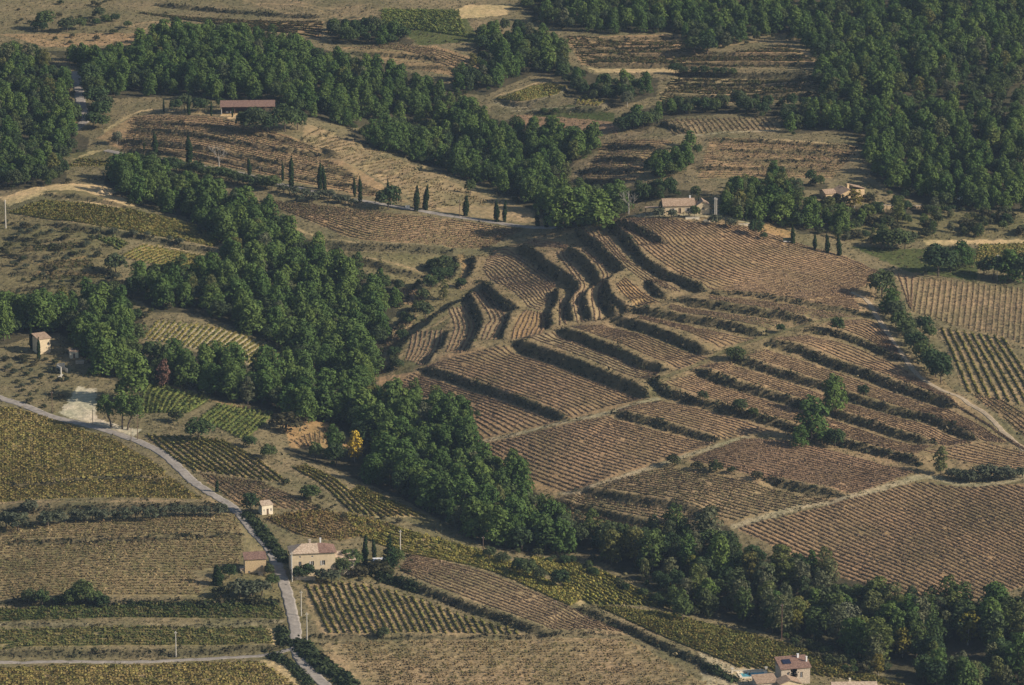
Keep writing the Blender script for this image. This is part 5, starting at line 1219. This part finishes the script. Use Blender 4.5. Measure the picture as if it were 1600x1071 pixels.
# the tall roadside pines with open trunks
def umbrella_pine(px, py, h, label, seed, lean, w):
    x, y, z = at(px, py); r = random.Random(seed)
    o = empty('pine_tree', (x, y, z - .1)); tag(o, label, 'pine tree')
    t = MB()
    t.tube([(0, 0, -.4), (lean * .15, 0, h * .2), (lean * .6, .2, h * .42), (lean, .2, h * .75)], .42, .16, 9)
    L = []
    for i in range(5):
        a = i * 1.3 + seed; zz = h * (.38 + .07 * i); p0 = Vector((lean * zz / h * 1.1, .1, zz))
        e = p0 + Vector((math.cos(a) * w * .8, math.sin(a) * w * .8, h * .13))
        t.tube([p0, (p0 + e) / 2 + Vector((0, 0, h * .02)), e], .16, .05, 6)
        L.append((tuple(e), w * .36)); L.append((tuple((p0 + e) / 2 + Vector((0, 0, h * .12))), w * .34))
    for i in range(14):
        tt = i / 13; a = i * 2.4
        k = w * (.75 - .5 * tt) * r.uniform(.4, 1)
        L.append(((lean * .9 + math.cos(a) * k, math.sin(a) * k, h * (.44 + .50 * tt)), w * r.uniform(.32, .46)))
    t.build('trunk', M['bark'], o); link('crown', crown_mesh('pine_crown', M['pine'], L, 34, .36, seed), o)
umbrella_pine(174, 668, 13.0, 'left roadside pine with bare forked trunk leaning left on the gravel', 5, -2.6, 3.6)
umbrella_pine(191, 671, 13.5, 'middle roadside pine with open trunk on the gravel patch', 6, .3, 4.6)
umbrella_pine(199, 672, 13.5, 'right roadside pine with dark low crown by the gravel', 8, 3.2, 4.6)
plant_px('pine', 207, 628, 72, 'very tall dense pine behind the roadside pines', None, 1.15)

# ------------------------------------------------------------------ poles
def pole(px, py, hpx, label, m, w=.16, arm=False, cat='pole', group=None):
    x, y, z = at(px, py); h = hpx / ppm(x, y, z) / .965
    o = empty('utility_pole', (x, y, z - .2), R(10)); tag(o, label, cat, group)
    b = MB(); b.tube([(0, 0, -.5), (0, 0, h + .2)], w, w * .72, 8); b.build('shaft', m, o)
    c = MB(); c.box(-.5, .5, -w - .05, -w + .03, h - .45, h - .35); c.build('crossarm', m, o)
    for s in (-.4, .4):
        q = MB(); q.tube([(s, -w, h - .35), (s, -w, h - .12)], .06, .05, 6); q.build('insulator', M['white'], o)
C_, W_, R_ = M['concrete'], M['wood'], M['rust']
for a in [(625.5, 869, 41, 'pale concrete pole beside the fir', C_, .24), (456.5, 909, 47, 'pale pole at the left corner of the farmhouse', C_, .22), (470.8, 963, 40, 'pale upper pole beside the striped field', C_, .2), (479.8, 1005, 48, 'pale lower pole beside the road junction', C_, .2),
          (275, 1027, 41, 'pale pole alone on the lane bank', C_, .2), (9, 357, 44, 'thick pale pole at the left edge by the sandy bank', C_, .3), (81.6, 645, 33, 'dark wooden pole at the left end of the gravel patch', W_, .15), (145, 663, 23, 'short dark pole on the gravel patch', W_, .13),
          (215, 687, 40, 'dark wooden pole right of the roadside pines', W_, .16), (205, 692, 24, 'short thin pole at the road bend', W_, .12), (1221, 1005, 62, 'tall rusty pole at the edge of the stream wood', R_, .18), (867.5, 987, 49, 'thin pole in the brown rows', W_, .13), (755, 871, 33, 'thin pole above the low bushes', W_, .15),
          (417, 784, 20, 'slim mast behind the white hut', W_, .1), (718, 339, 26, 'dark pole by the lone thick cypress', W_, .15), (407, 276, 16, 'thin pole right of the short stout cypress', W_, .13), (1558, 440, 42, 'pale pole in the right edge group of trees', C_, .14), (96, 155, 20, 'small pole in the wood left of the shaded road', C_, .14)]:
    pole(*a)
pole(1116.6, 343, 34, 'left one of the twin pale posts by the low house', C_, .26); pole(1119.4, 343, 33, 'right one of the twin pale posts by the low house', C_, .22)

# ------------------------------------------------------------------ buildings
def wall_front(b, x0, x1, y0, th, z0, z1, holes):
    """a wall in pieces round its openings (x0, x1, z0, z1)"""
    xs = sorted({x0, x1} | {h[0] for h in holes} | {h[1] for h in holes}); zs = sorted({z0, z1} | {h[2] for h in holes} | {h[3] for h in holes})
    for i in range(len(xs) - 1):
        for j in range(len(zs) - 1):
            cx, cz = (xs[i] + xs[i + 1]) / 2, (zs[j] + zs[j + 1]) / 2
            if not any(h[0] < cx < h[1] and h[2] < cz < h[3] for h in holes): b.box(xs[i], xs[i + 1], y0, y0 + th, zs[j], zs[j + 1])
def openings(o, holes, doors=(), shut=None, y0=0.0):
    for h in holes:
        w = MB(); w.box(h[0] - .0, h[1] + .0, y0 + .16, y0 + .20, h[2], h[3])
        isd = h in doors
        p = w.build('door' if isd else 'window', M['wood'] if isd else M['glass'], o)
        if not isd:
            f = MB(); cx = (h[0] + h[1]) / 2
            f.box(cx - .04, cx + .04, y0 + .11, y0 + .155, h[2], h[3]); f.box(h[0], cx - .045, y0 + .11, y0 + .155, h[2], h[2] + .07); f.box(cx + .045, h[1], y0 + .11, y0 + .155, h[2], h[2] + .07)
            f.build('frame', M['white'], p)
        if shut and not isd:
            for sx in (h[0] - .55, h[1] + .05):
                s = MB(); s.box(sx, sx + .5, y0 - .06, y0 - .01, h[2] - .05, h[3] + .05); s.build('shutter', shut, o)
def chimney(o, x, y, z0, z1, m, w=.35):
    b = MB(); b.box(x - w, x + w, y - w, y + w, z0, z1); b.box(x - w - .08, x + w + .08, y - w - .08, y + w + .08, z1 + .003, z1 + .12); b.build('chimney', m, o)
def shell(o, x0, x1, y0, y1, z1, holes, m, th=.4, name='wall', gable=0.0):
    b = MB(); wall_front(b, x0, x1, y0, th, -1.5, z1, holes); b.build(name, m, o)
    b = MB(); b.box(x0, x0 + th, y0 + th, y1 - th, -1.5, z1); b.box(x1 - th, x1, y0 + th, y1 - th, -1.5, z1); b.box(x0, x1, y1 - th, y1, -1.5, z1); b.build(name, m, o)
def gable_roof(o, x0, x1, y0, y1, z, rise, m, ov=.45, axis='x', t=.18, wallm=None):
    b = MB()
    if axis == 'x':
        ym = (y0 + y1) / 2; s = rise / ((y1 - y0) / 2); zo = z - ov * s + .25
        b.slab([(x0 - ov, y0 - ov, zo), (x1 + ov, y0 - ov, zo), (x1 + ov, ym, z + rise + .25), (x0 - ov, ym, z + rise + .25)], t)
        b.slab([(x1 + ov, y1 + ov, zo), (x0 - ov, y1 + ov, zo), (x0 - ov, ym + .003, z + rise + .25), (x1 + ov, ym + .003, z + rise + .25)], t)
        g = MB()
        for x in (x0, x1 - .3):
            g.add([(x, y0, z), (x, y1, z), (x, ym, z + rise), (x + .3, y0, z), (x + .3, y1, z), (x + .3, ym, z + rise)], [(0, 2, 1), (3, 4, 5), (0, 1, 4, 3), (1, 2, 5, 4), (2, 0, 3, 5)])
    else:
        xm = (x0 + x1) / 2; s = rise / ((x1 - x0) / 2); zo = z - ov * s + .25
        b.slab([(x0 - ov, y1 + ov, zo), (x0 - ov, y0 - ov, zo), (xm, y0 - ov, z + rise + .25), (xm, y1 + ov, z + rise + .25)], t)
        b.slab([(x1 + ov, y0 - ov, zo), (x1 + ov, y1 + ov, zo), (xm + .003, y1 + ov, z + rise + .25), (xm + .003, y0 - ov, z + rise + .25)], t)
        g = MB()
        for y in (y0, y1 - .3):
            g.add([(x0, y, z), (x1, y, z), (xm, y, z + rise), (x0, y + .3, z), (x1, y + .3, z), (xm, y + .3, z + rise)], [(0, 1, 2), (3, 5, 4), (0, 3, 4, 1), (1, 4, 5, 2), (2, 5, 3, 0)])
    r = b.build('roof', m, o)
    if wallm: g.build('gable', wallm, o)
    return r
def pent_roof(o, x0, x1, y0, y1, z0, z1, m, ov=.4, t=.2):
    b = MB(); b.slab([(x0 - ov, y0 - ov, z0 + .22), (x1 + ov, y0 - ov, z0 + .22), (x1 + ov, y1 + ov, z1 + .25), (x0 - ov, y1 + ov, z1 + .25)], t)
    return b.build('roof', m, o)
def place(name, label, cat, px, py, rz, dz=0.0):
    x, y, z = at(px, py); o = empty(name, (x, y, z + dz), R(rz)); return tag(o, label, cat)
# farmhouse
o = place('farmhouse', 'large ochre farmhouse by the road with hipped roof half pale half red', 'house', 490, 901, 9)
hw, dp, zh = 7.7, 8.6, 8.6
win = [(-5.0, -4.4, 7.0, 7.6), (-.7, -.1, 7.0, 7.6), (-.8, .2, 4.0, 5.6), (3.1, 4.1, 4.0, 5.7), (-5.2, -4.2, 4.0, 5.6), (1.0, 1.9, .9, 2.2), (-3.4, -2.3, 0, 2.3)]
shell(o, -hw, hw, 0, dp, zh, win, M['cream']); openings(o, win, (win[6],), None)
for hh in (win[3], win[2]):
    s = MB(); s.box(hh[0] - .6, hh[0] - .05, -.07, -.01, hh[2], hh[3]); s.build('shutter', M['shutter'], o)
ov, e, rg = .5, zh + .1, zh + 2.3
ym = dp / 2; xa, xb, xs = -hw + 4.2, hw - 4.2, 1.9
b = MB(); b.slab([(-hw - ov, -ov, e), (xs, -ov, e), (xs, ym, rg), (xa, ym, rg)], .2); b.slab([(-hw - ov, dp + ov, e), (-hw - ov, -ov - .0, e), (xa, ym, rg)][::1], .2)
rf = b.build('roof', M['oldtile'], o); rf['label'] = 'old pale lichened part of the roof'
b = MB(); b.slab([(xs + .004, -ov, e), (hw + ov, -ov, e), (xb, ym, rg), (xs + .004, ym, rg)], .2); b.slab([(hw + ov, -ov, e), (hw + ov, dp + ov, e), (xb, ym, rg)], .2); b.slab([(hw + ov, dp + ov, e), (-hw - ov, dp + ov, e), (xa, ym, rg), (xb, ym, rg)], .2)
rf = b.build('roof', M['redtile'], o); rf['label'] = 'newer dark red part of the roof'
chimney(o, 3.0, ym + .2, rg - .3, rg + 1.5, M['white'], .25); chimney(o, -.6, ym + 1.0, rg - .5, rg + .9, M['greystone'], .4)
b = MB(); b.box(-hw - .14, -hw - .02, -.14, -.02, -1, zh); b.build('drainpipe', M['white'], o)
shell(o, hw + .005, hw + 7, 2.5, dp, 4.6, [(hw + 2.5, hw + 3.6, 1.4, 2.6)], M['greystone']); openings(o, [(hw + 2.5, hw + 3.6, 1.4, 2.6)], y0=2.5)
b = MB(); b.slab([(hw + .01, 2.0, 4.8), (hw + 7.5, 2.0, 4.8), (hw + 7.5, dp + .3, 6.2), (hw + .01, dp + .3, 6.2)], .2); r_ = b.build('roof', M['oldtile'], o); r_['label'] = 'low pale roof of the side wing'
o = place('garden_wall', 'low stone garden wall in front of the farmhouse', 'wall', 475, 907, 3)
b = MB(); b.box(-3.2, 4.0, 0, .35, -.8, 1.2); b.build('wall', M['greystone'], o); b = MB(); b.box(-3.3, 4.1, -.06, .41, 1.203, 1.32); b.build('coping', M['concrete'], o)
for i, xx in enumerate((-3.5,)):
    b = MB(); b.box(xx - .25, xx + .18, -.1, .45, -.8, 2.3); b.build('gatepost', M['stone'], o)
# roadside shed
o = place('stone_shed', 'square ochre stone shed left of the road with one slope tiled roof', 'shed', 399.5, 896, 9)
hl = [(2.0, 2.45, 2.2, 2.8), (-2.6, -1.9, -.1, .9)]
shell(o, -3.7, 3.7, 0, 5.2, 5.0, hl, M['stone']); openings(o, hl)
pent_roof(o, -3.7, 3.7, 0, 5.2, 5.0, 6.0, M['redtile'], .3)
b = MB(); b.box(-5.2, -3.705, .5, 3, -1, 1.5); b.build('lean_to', M['greystone'], o); b = MB(); b.slab([(-5.4, .2, 1.62), (-3.71, .2, 1.95), (-3.71, 3.2, 1.95), (-5.4, 3.2, 1.62)], .12); r_ = b.build('roof', M['oldtile'], o); r_['label'] = 'small pale roof of the lean-to'
b = MB(); b.box(.8, 2.2, -2.0, -1.6, -.8, .9); b.build('parapet', M['greystone'], o)
# white hut
o = place('hut', 'small white roadside hut with flat tiled roof and dark door', 'hut', 418, 804, 24)
hl = [(-.35, .45, 0, 2.1), (1.1, 1.6, 1.1, 2.1), (-1.5, -1.1, 1.2, 2.0)]
shell(o, -2.1, 2.1, 0, 3.6, 3.4, hl, M['palewall'], .3); openings(o, hl, (hl[0],)); pent_roof(o, -2.1, 2.1, 0, 3.6, 3.4, 4.0, M['oldtile'], .25, .15)
b = MB(); b.box(-2.45, -2.105, .8, 1.6, -.5, 1.0); b.build('buttress', M['palewall'], o)
# house with the pool
o = place('pool_house', 'tall red roofed stone house at the lower edge with solar panels', 'house', 1243, 1069, 14)
hl = [(1.6, 2.4, 2.0, 4.0), (-3.0, -2.2, 3.2, 4.2)]
shell(o, -5, 5, 0, 6.5, 5.4, hl, M['greystone']); openings(o, hl)
rr = pent_roof(o, -5, 5, 0, 6.5, 5.4, 7.4, M['redtile'], .4)
b = MB(); b.box(-5, 5, 6.1, 6.5, 5.403, 7.3); b.build('gable', M['greystone'], o)
b = MB(); b.slab([(-3.6, 2.2, 6.55), (-.8, 2.2, 6.55), (-.8, 4.6, 7.29), (-3.6, 4.6, 7.29)], .07); b.build('solar_panel', M['panel'], o)
chimney(o, 2.4, 5.6, 7.0, 8.4, M['white'], .3); chimney(o, 4.6, 3.0, 6.2, 8.2, M['white'], .22)
iv = MB()
for i in range(140):
    cx, cz = random.gauss(-.6, .6), random.uniform(1.5, 5.3); s = .16
    iv.add([(cx - s, -.06 - random.random() * .12, cz - s), (cx + s, -.05, cz - s), (cx + s, -.08 - random.random() * .1, cz + s), (cx - s, -.05, cz + s)], [(0, 1, 2, 3)])
iv.build('climbing_plant', M['yellow'], o)
o2 = place('house_wing', 'low tan roofed wing in front of the red roofed house', 'house', 1228, 1083, 14)
shell(o2, -2, 5.0, 0, 5, 3.0, [], M['cream']); gable_roof(o2, -2, 5.0, 0, 5, 3.0, 1.2, M['tile'], .35, 'y', wallm=M['cream'])
o2 = place('house_porch', 'lower tiled porch left of the red roofed house', 'porch', 1203, 1078, 14)
shell(o2, -4.4, 2.6, 0, 5.5, 2.4, [], M['greystone']); pent_roof(o2, -4.4, 2.6, 0, 5.5, 2.4, 3.4, M['tile'], .35)
o = place('swimming_pool', 'small turquoise swimming pool beside the red roofed house', 'pool', 1177, 1056, 8)
b = MB(); b.box(-4, 4, -2, 2, -.5, .32); b.build('water', M['water'], o)
b = MB(); b.box(-5, 5, -3, -2.003, -1.5, .42); b.box(-5, 5, 2.003, 3.4, -1.5, .42); b.box(-5, -4.003, -2, 2, -1.5, .42); b.box(4.003, 5, -2, 2, -1.5, .42); b.build('coping', M['palewall'], o)
for px, py, lab in [(1144, 1052, 'left'), (1197, 1050, 'right')]:
    o = place('terrace_post', 'short pale stone post at the %s end of the pool wall' % lab, 'post', px, py, 8); b = MB(); b.box(-.35, .35, -.35, .35, -1, 1.5); b.build('shaft', M['palewall'], o); b = MB(); b.box(-.45, .45, -.45, .45, 1.503, 1.7); b.build('cap', M['concrete'], o)
o = place('terrace_wall', 'low pale wall behind the swimming pool', 'wall', 1170, 1051, 8); b = MB(); b.box(-5, 5, 0, .3, -1, .75); b.build('wall', M['palewall'], o); b = MB(); b.box(-5.1, 5.1, -.05, .35, .753, .85); b.build('coping', M['concrete'], o)
o = place('cottage', 'pale tiled roof with chimney cut by the lower edge', 'house', 1336, 1092, 3)
shell(o, -7.2, 7.2, 0, 7, 3.0, [], M['cream']); gable_roof(o, -7.2, 7.2, 0, 7, 3.0, 1.5, M['oldtile'], .4, 'x', wallm=M['cream']); chimney(o, -1.3, 4, 3.8, 5.6, M['palewall'], .3)
# low house on the crest
o = place('low_house', 'long low cream house with faded tile roof on the crest', 'house', 1062, 334, 6)
hl = [(-3.5, -2.5, .9, 2.4), (-.6, .6, 0, 2.4), (3, 4, .9, 2.4)]
shell(o, -7, 6.5, 0, 7.5, 3.6, hl, M['cream']); openings(o, hl, (hl[1],), M['shutter']); gable_roof(o, -7, 6.5, 0, 7.5, 3.6, 2.2, M['tile'], .5, 'x', wallm=M['cream']); chimney(o, 5, 3.9, 5.2, 6.9, M['white'], .3)
hl = [(9.5, 10.5, 1.8, 3.0), (8.0, 8.8, 0, 2.2)]
shell(o, 7.2, 12.8, -2, 5, 3.8, hl, M['cream'], .4); openings(o, hl, (hl[1],), y0=-2); gable_roof(o, 7.2, 12.8, -2, 5, 3.8, 1.7, M['tile'], .4, 'y', wallm=M['cream'])
o = place('pergola', 'dark flat pergola at the left end of the low house', 'pergola', 1020, 333, 4)
b = MB(); b.box(-3.5, 3.5, -1.5, 1.5, 2.5, 2.65); b.build('canopy', M['tile'], o)
for xx in (-3.2, 3.2):
    for yy in (-1.3, 1.3): b = MB(); b.box(xx - .08, xx + .08, yy - .08, yy + .08, -.8, 2.497); b.build('post', M['wood'], o)
for px, py, w_, lab in [(1108, 347, 2.4, 'pale low wall left of the grey olive on the crest yard'), (1165, 353, 3.0, 'pale low wall below the slim cypress'), (1082, 343, 3.0, 'pale low wall in front of the low house')]:
    o = place('yard_wall', lab, 'wall', px, py, 4); b = MB(); b.box(-w_, w_, 0, .35, -.6, .8); b.build('wall', M['palewall'], o); b = MB(); b.box(-w_ - .06, w_ + .06, -.05, .4, .803, .92); b.build('coping', M['concrete'], o)
# tiled house in the trees
o = place('tiled_house', 'brick coloured house with several tan roofs in the trees', 'house', 1328, 317, 24)
hl = [(1.0, 2.0, 1.2, 2.8), (-2.0, -1.0, 1.2, 2.6)]
shell(o, -4.5, 4.0, 0, 9, 4.2, hl, M['stone']); openings(o, hl); gable_roof(o, -4.5, 4.0, 0, 9, 4.2, 1.7, M['tile'], .5, 'y', wallm=M['stone']); chimney(o, 1.4, 5, 5.0, 7.4, M['stone'], .45)
shell(o, -10, -4.505, 4, 10, 4.0, [], M['stone']); gable_roof(o, -10, -5.0, 4, 10, 4.0, 1.3, M['tile'], .4, 'x', wallm=M['stone'])
shell(o, 4.005, 10, 5, 11, 4.4, [(6, 7, 1.6, 3.0)], M['stone']); openings(o, [(6, 7, 1.6, 3.0)], y0=5); b = MB(); b.slab([(4.01, 4.6, 6.3), (10.4, 4.6, 4.6), (10.4, 11.4, 4.6), (4.01, 11.4, 6.3)], .2); b.build('roof', M['tile'], o)
for px, py, w_, h_, lab in [(1368, 331, 5.0, 2.8, 'ochre stone retaining wall right of the tiled house'), (1400, 328, 4.0, 2.0, 'lower ochre wall further right of the tiled house'), (1432, 328, 4, 1.8, 'sunlit ochre wall under the big pine wood')]:
    o = place('retaining_wall', lab, 'wall', px, py, 8); b = MB(); b.box(-w_, w_, 0, .6, -1, h_); b.build('wall', M['stone'], o); b = MB(); b.box(-w_ - .05, w_ + .05, -.06, .66, h_ + .003, h_ + .14); b.build('coping', M['greystone'], o)
# tall cream house at the left
o = place('tall_house', 'narrow tall cream house among the trees at the left', 'house', 70, 553, 30)
hl = [(1.2, 1.9, 3.2, 4.4)]
shell(o, -2.6, 2.6, 0, 6, 6.2, hl, M['cream']); openings(o, hl); pent_roof(o, -2.6, 2.6, 0, 6, 6.2, 7.2, M['tile'], .35)
o = place('garden_house', 'small cream outbuilding half hidden right of the tall cream house', 'outbuilding', 116, 560, 12)
hl = [(-.4, .4, 0, 1.9)]
shell(o, -1.7, 1.7, 0, 3, 2.6, hl, M['palewall'], .3); openings(o, hl, hl); pent_roof(o, -1.7, 1.7, 0, 3, 2.6, 3.1, M['tile'], .2, .12)
o = place('ruined_wall', 'pale broken concrete walls on the slope under the cream house', 'ruin', 102, 584, 28)
b = MB(); b.box(-1.9, -1.5, 0, 4.5, -.8, 2.8); b.box(-1.497, 1.6, 4.1, 4.5, -.8, 3.2); b.box(1.0, 1.35, .5, 4.097, -.8, 1.6); b.build('wall', M['concrete'], o)
b = MB(); b.box(-3.2, -1.95, -2.5, -2.1, -1, .5); b.box(-4.6, -3.203, -4.0, -3.6, -1, .4); b.build('step', M['concrete'], o)
o = place('parapet_wall', 'tan low wall right of the broken concrete walls', 'wall', 125, 569, 10); b = MB(); b.box(-1.7, 1.7, 0, .35, -.8, 1.2); b.build('wall', M['greystone'], o); b = MB(); b.box(-1.75, 1.75, -.05, .4, 1.203, 1.3); b.build('coping', M['concrete'], o)
# open barn
o = place('open_barn', 'long open fronted barn with red roof under the far wood', 'barn', 387, 178, 3)
b = MB(); b.box(-12.6, 12.6, 7.6, 8, -1, 4.4); b.build('back_wall', M['wood'], o)
b = MB(); b.box(-12.6, -12.25, .4, 7.597, -1, 3.2); b.build('side_wall', M['concrete'], o); b = MB(); b.box(12.25, 12.6, .4, 7.597, -1, 3.2); b.build('side_wall', M['wood'], o)
b = MB(); b.slab([(-13.1, -.6, 3.55), (13.1, -.6, 3.55), (13.1, 8.3, 4.9), (-13.1, 8.3, 4.9)], .2); b.build('roof', M['redtile'], o)
for i in range(5): b = MB(); b.box(-12.5 + 6.2 * i, -12.2 + 6.2 * i, -.1, .2, -.8, 3.4); b.build('post', M['concrete'] if i == 0 else M['wood'], o)
o = place('yard_wall', 'white yard wall at the right end of the open barn', 'wall', 427, 176, 3); b = MB(); b.box(-4, 2.4, 0, .3, -1, 2.0); b.build('wall', M['palewall'], o); b = MB(); b.box(-4.05, 2.45, -.05, .35, 2.003, 2.1); b.build('coping', M['concrete'], o)
for px, lab in [(355, 'left'), (361, 'right')]:
    o = place('crate', 'small white %s crate inside the open barn' % lab, 'crate', px, 177.5, 3); b = MB(); b.box(-.55, .55, .4, 1.4, 0, .9); b.build('box', M['white'], o); b = MB(); b.box(-.6, .6, .35, 1.45, .903, 1.0); b.build('lid', M['concrete'], o)
# sheds, panel, vehicles
o = place('roadside_panel', 'white double panel on posts beside the middle road', 'sign', 637, 329, 5)
for xx in (-.95, .05): b = MB(); b.box(xx, xx + .9, -.05, .05, .9, 2.3); b.build('panel', M['white'], o)
for xx in (-.9, .9): b = MB(); b.box(xx - .05, xx + .05, .06, .14, -.4, 2.2); b.build('post', M['wood'], o)
o = place('awning', 'long white awning roof under the fir in the farmhouse garden', 'awning', 593, 885, 8)
b = MB(); b.slab([(-2.3, -.9, 2.3), (2.3, -.9, 2.3), (2.3, 1.6, 2.7), (-2.3, 1.6, 2.7)], .1); b.build('roof', M['white'], o)
for xx in (-2.1, 2.1): b = MB(); b.box(xx - .06, xx + .06, -.7, -.58, -.6, 2.2); b.build('post', M['concrete'], o)
def car(px, py, rz, label, m, name='parked_car'):
    o = place(name, label, 'car', px, py, rz, .02)
    b = MB(); b.box(-2.1, 2.1, -.82, .82, .35, .85); b.add([(-1.3, -.72, .853), (1.0, -.72, .853), (1.0, .72, .853), (-1.3, .72, .853), (-.9, -.62, 1.45), (.5, -.62, 1.45), (.5, .62, 1.45), (-.9, .62, 1.45)], [(0, 3, 2, 1), (4, 5, 6, 7), (0, 1, 5, 4), (1, 2, 6, 5), (2, 3, 7, 6), (3, 0, 4, 7)]); b.build('body', m, o)
    for s in (-1, 1):
        w = MB(); y = .70 * s; w.add([(-1.0, y, .92), (.75, y, .92), (.42, .655 * s, 1.36), (-.85, .655 * s, 1.36)], [(0, 1, 2, 3)]); w.build('window', M['glass'], o)
        for xx in (-1.3, 1.3): t = MB(); t.tube([(xx, .62 * s, .33), (xx, .86 * s, .33)], .33, .33, 12); t.build('wheel', M['rubber'], o)
    w = MB(); w.add([(.72, -.6, .98), (.72 + .0, .6, .98), (.56, .55, 1.38), (.56, -.55, 1.38)], [(0, 1, 2, 3)]); w.build('windscreen', M['glass'], o)
car(1503, 313, 25, 'white car parked at the edge of the big pine wood', M['white'])
o = place('covered_trailer', 'trailer under a dark green cover beside the crest cypress', 'trailer', 1230, 379, 5)
b = MB(); b.box(-1.7, 1.7, -.8, .8, .45, .75); b.build('bed', M['white'], o)
b = MB(); b.tube([(-1.75, 0, 1.15), (-1.0, 0, 1.3), (1.0, 0, 1.3), (1.75, 0, 1.15)], .72, .72, 10); b.build('cover', M['tarp'], o)
for s in (-.85, .85): t = MB(); t.tube([(.2, s - .1, .32), (.2, s + .1, .32)], .33, .33, 12); t.build('wheel', M['rubber'], o)
# spoil heap on the sandy bank
x, y, z = at(160, 302)
nr, ns = 9, 26; vs = []; fs = []
for i in range(nr + 1):
    t = i / nr
    for j in range(ns):
        a = 6.2832 * j / ns; rr = 4.2 * (1 - t) ** 1.15 * (1 + .18 * math.sin(a * 3 + 1) + .1 * math.sin(a * 7)) + .05
        vs.append((math.cos(a) * rr, math.sin(a) * rr, 3.4 * t - .4 + .12 * math.sin(a * 5 + t * 9)))
fs = [(i * ns + j, i * ns + (j + 1) % ns, (i + 1) * ns + (j + 1) % ns, (i + 1) * ns + j) for i in range(nr) for j in range(ns)]
b = MB(); b.add(vs, fs); o = b.build('spoil_heap', plain('sandy_spoil', SOIL['sand'], .95, .2, 1.2, bumpd=.2), None, (x, y, z)); tag(o, 'pointed heap of sandy spoil at the end of the sandy bank', 'heap')
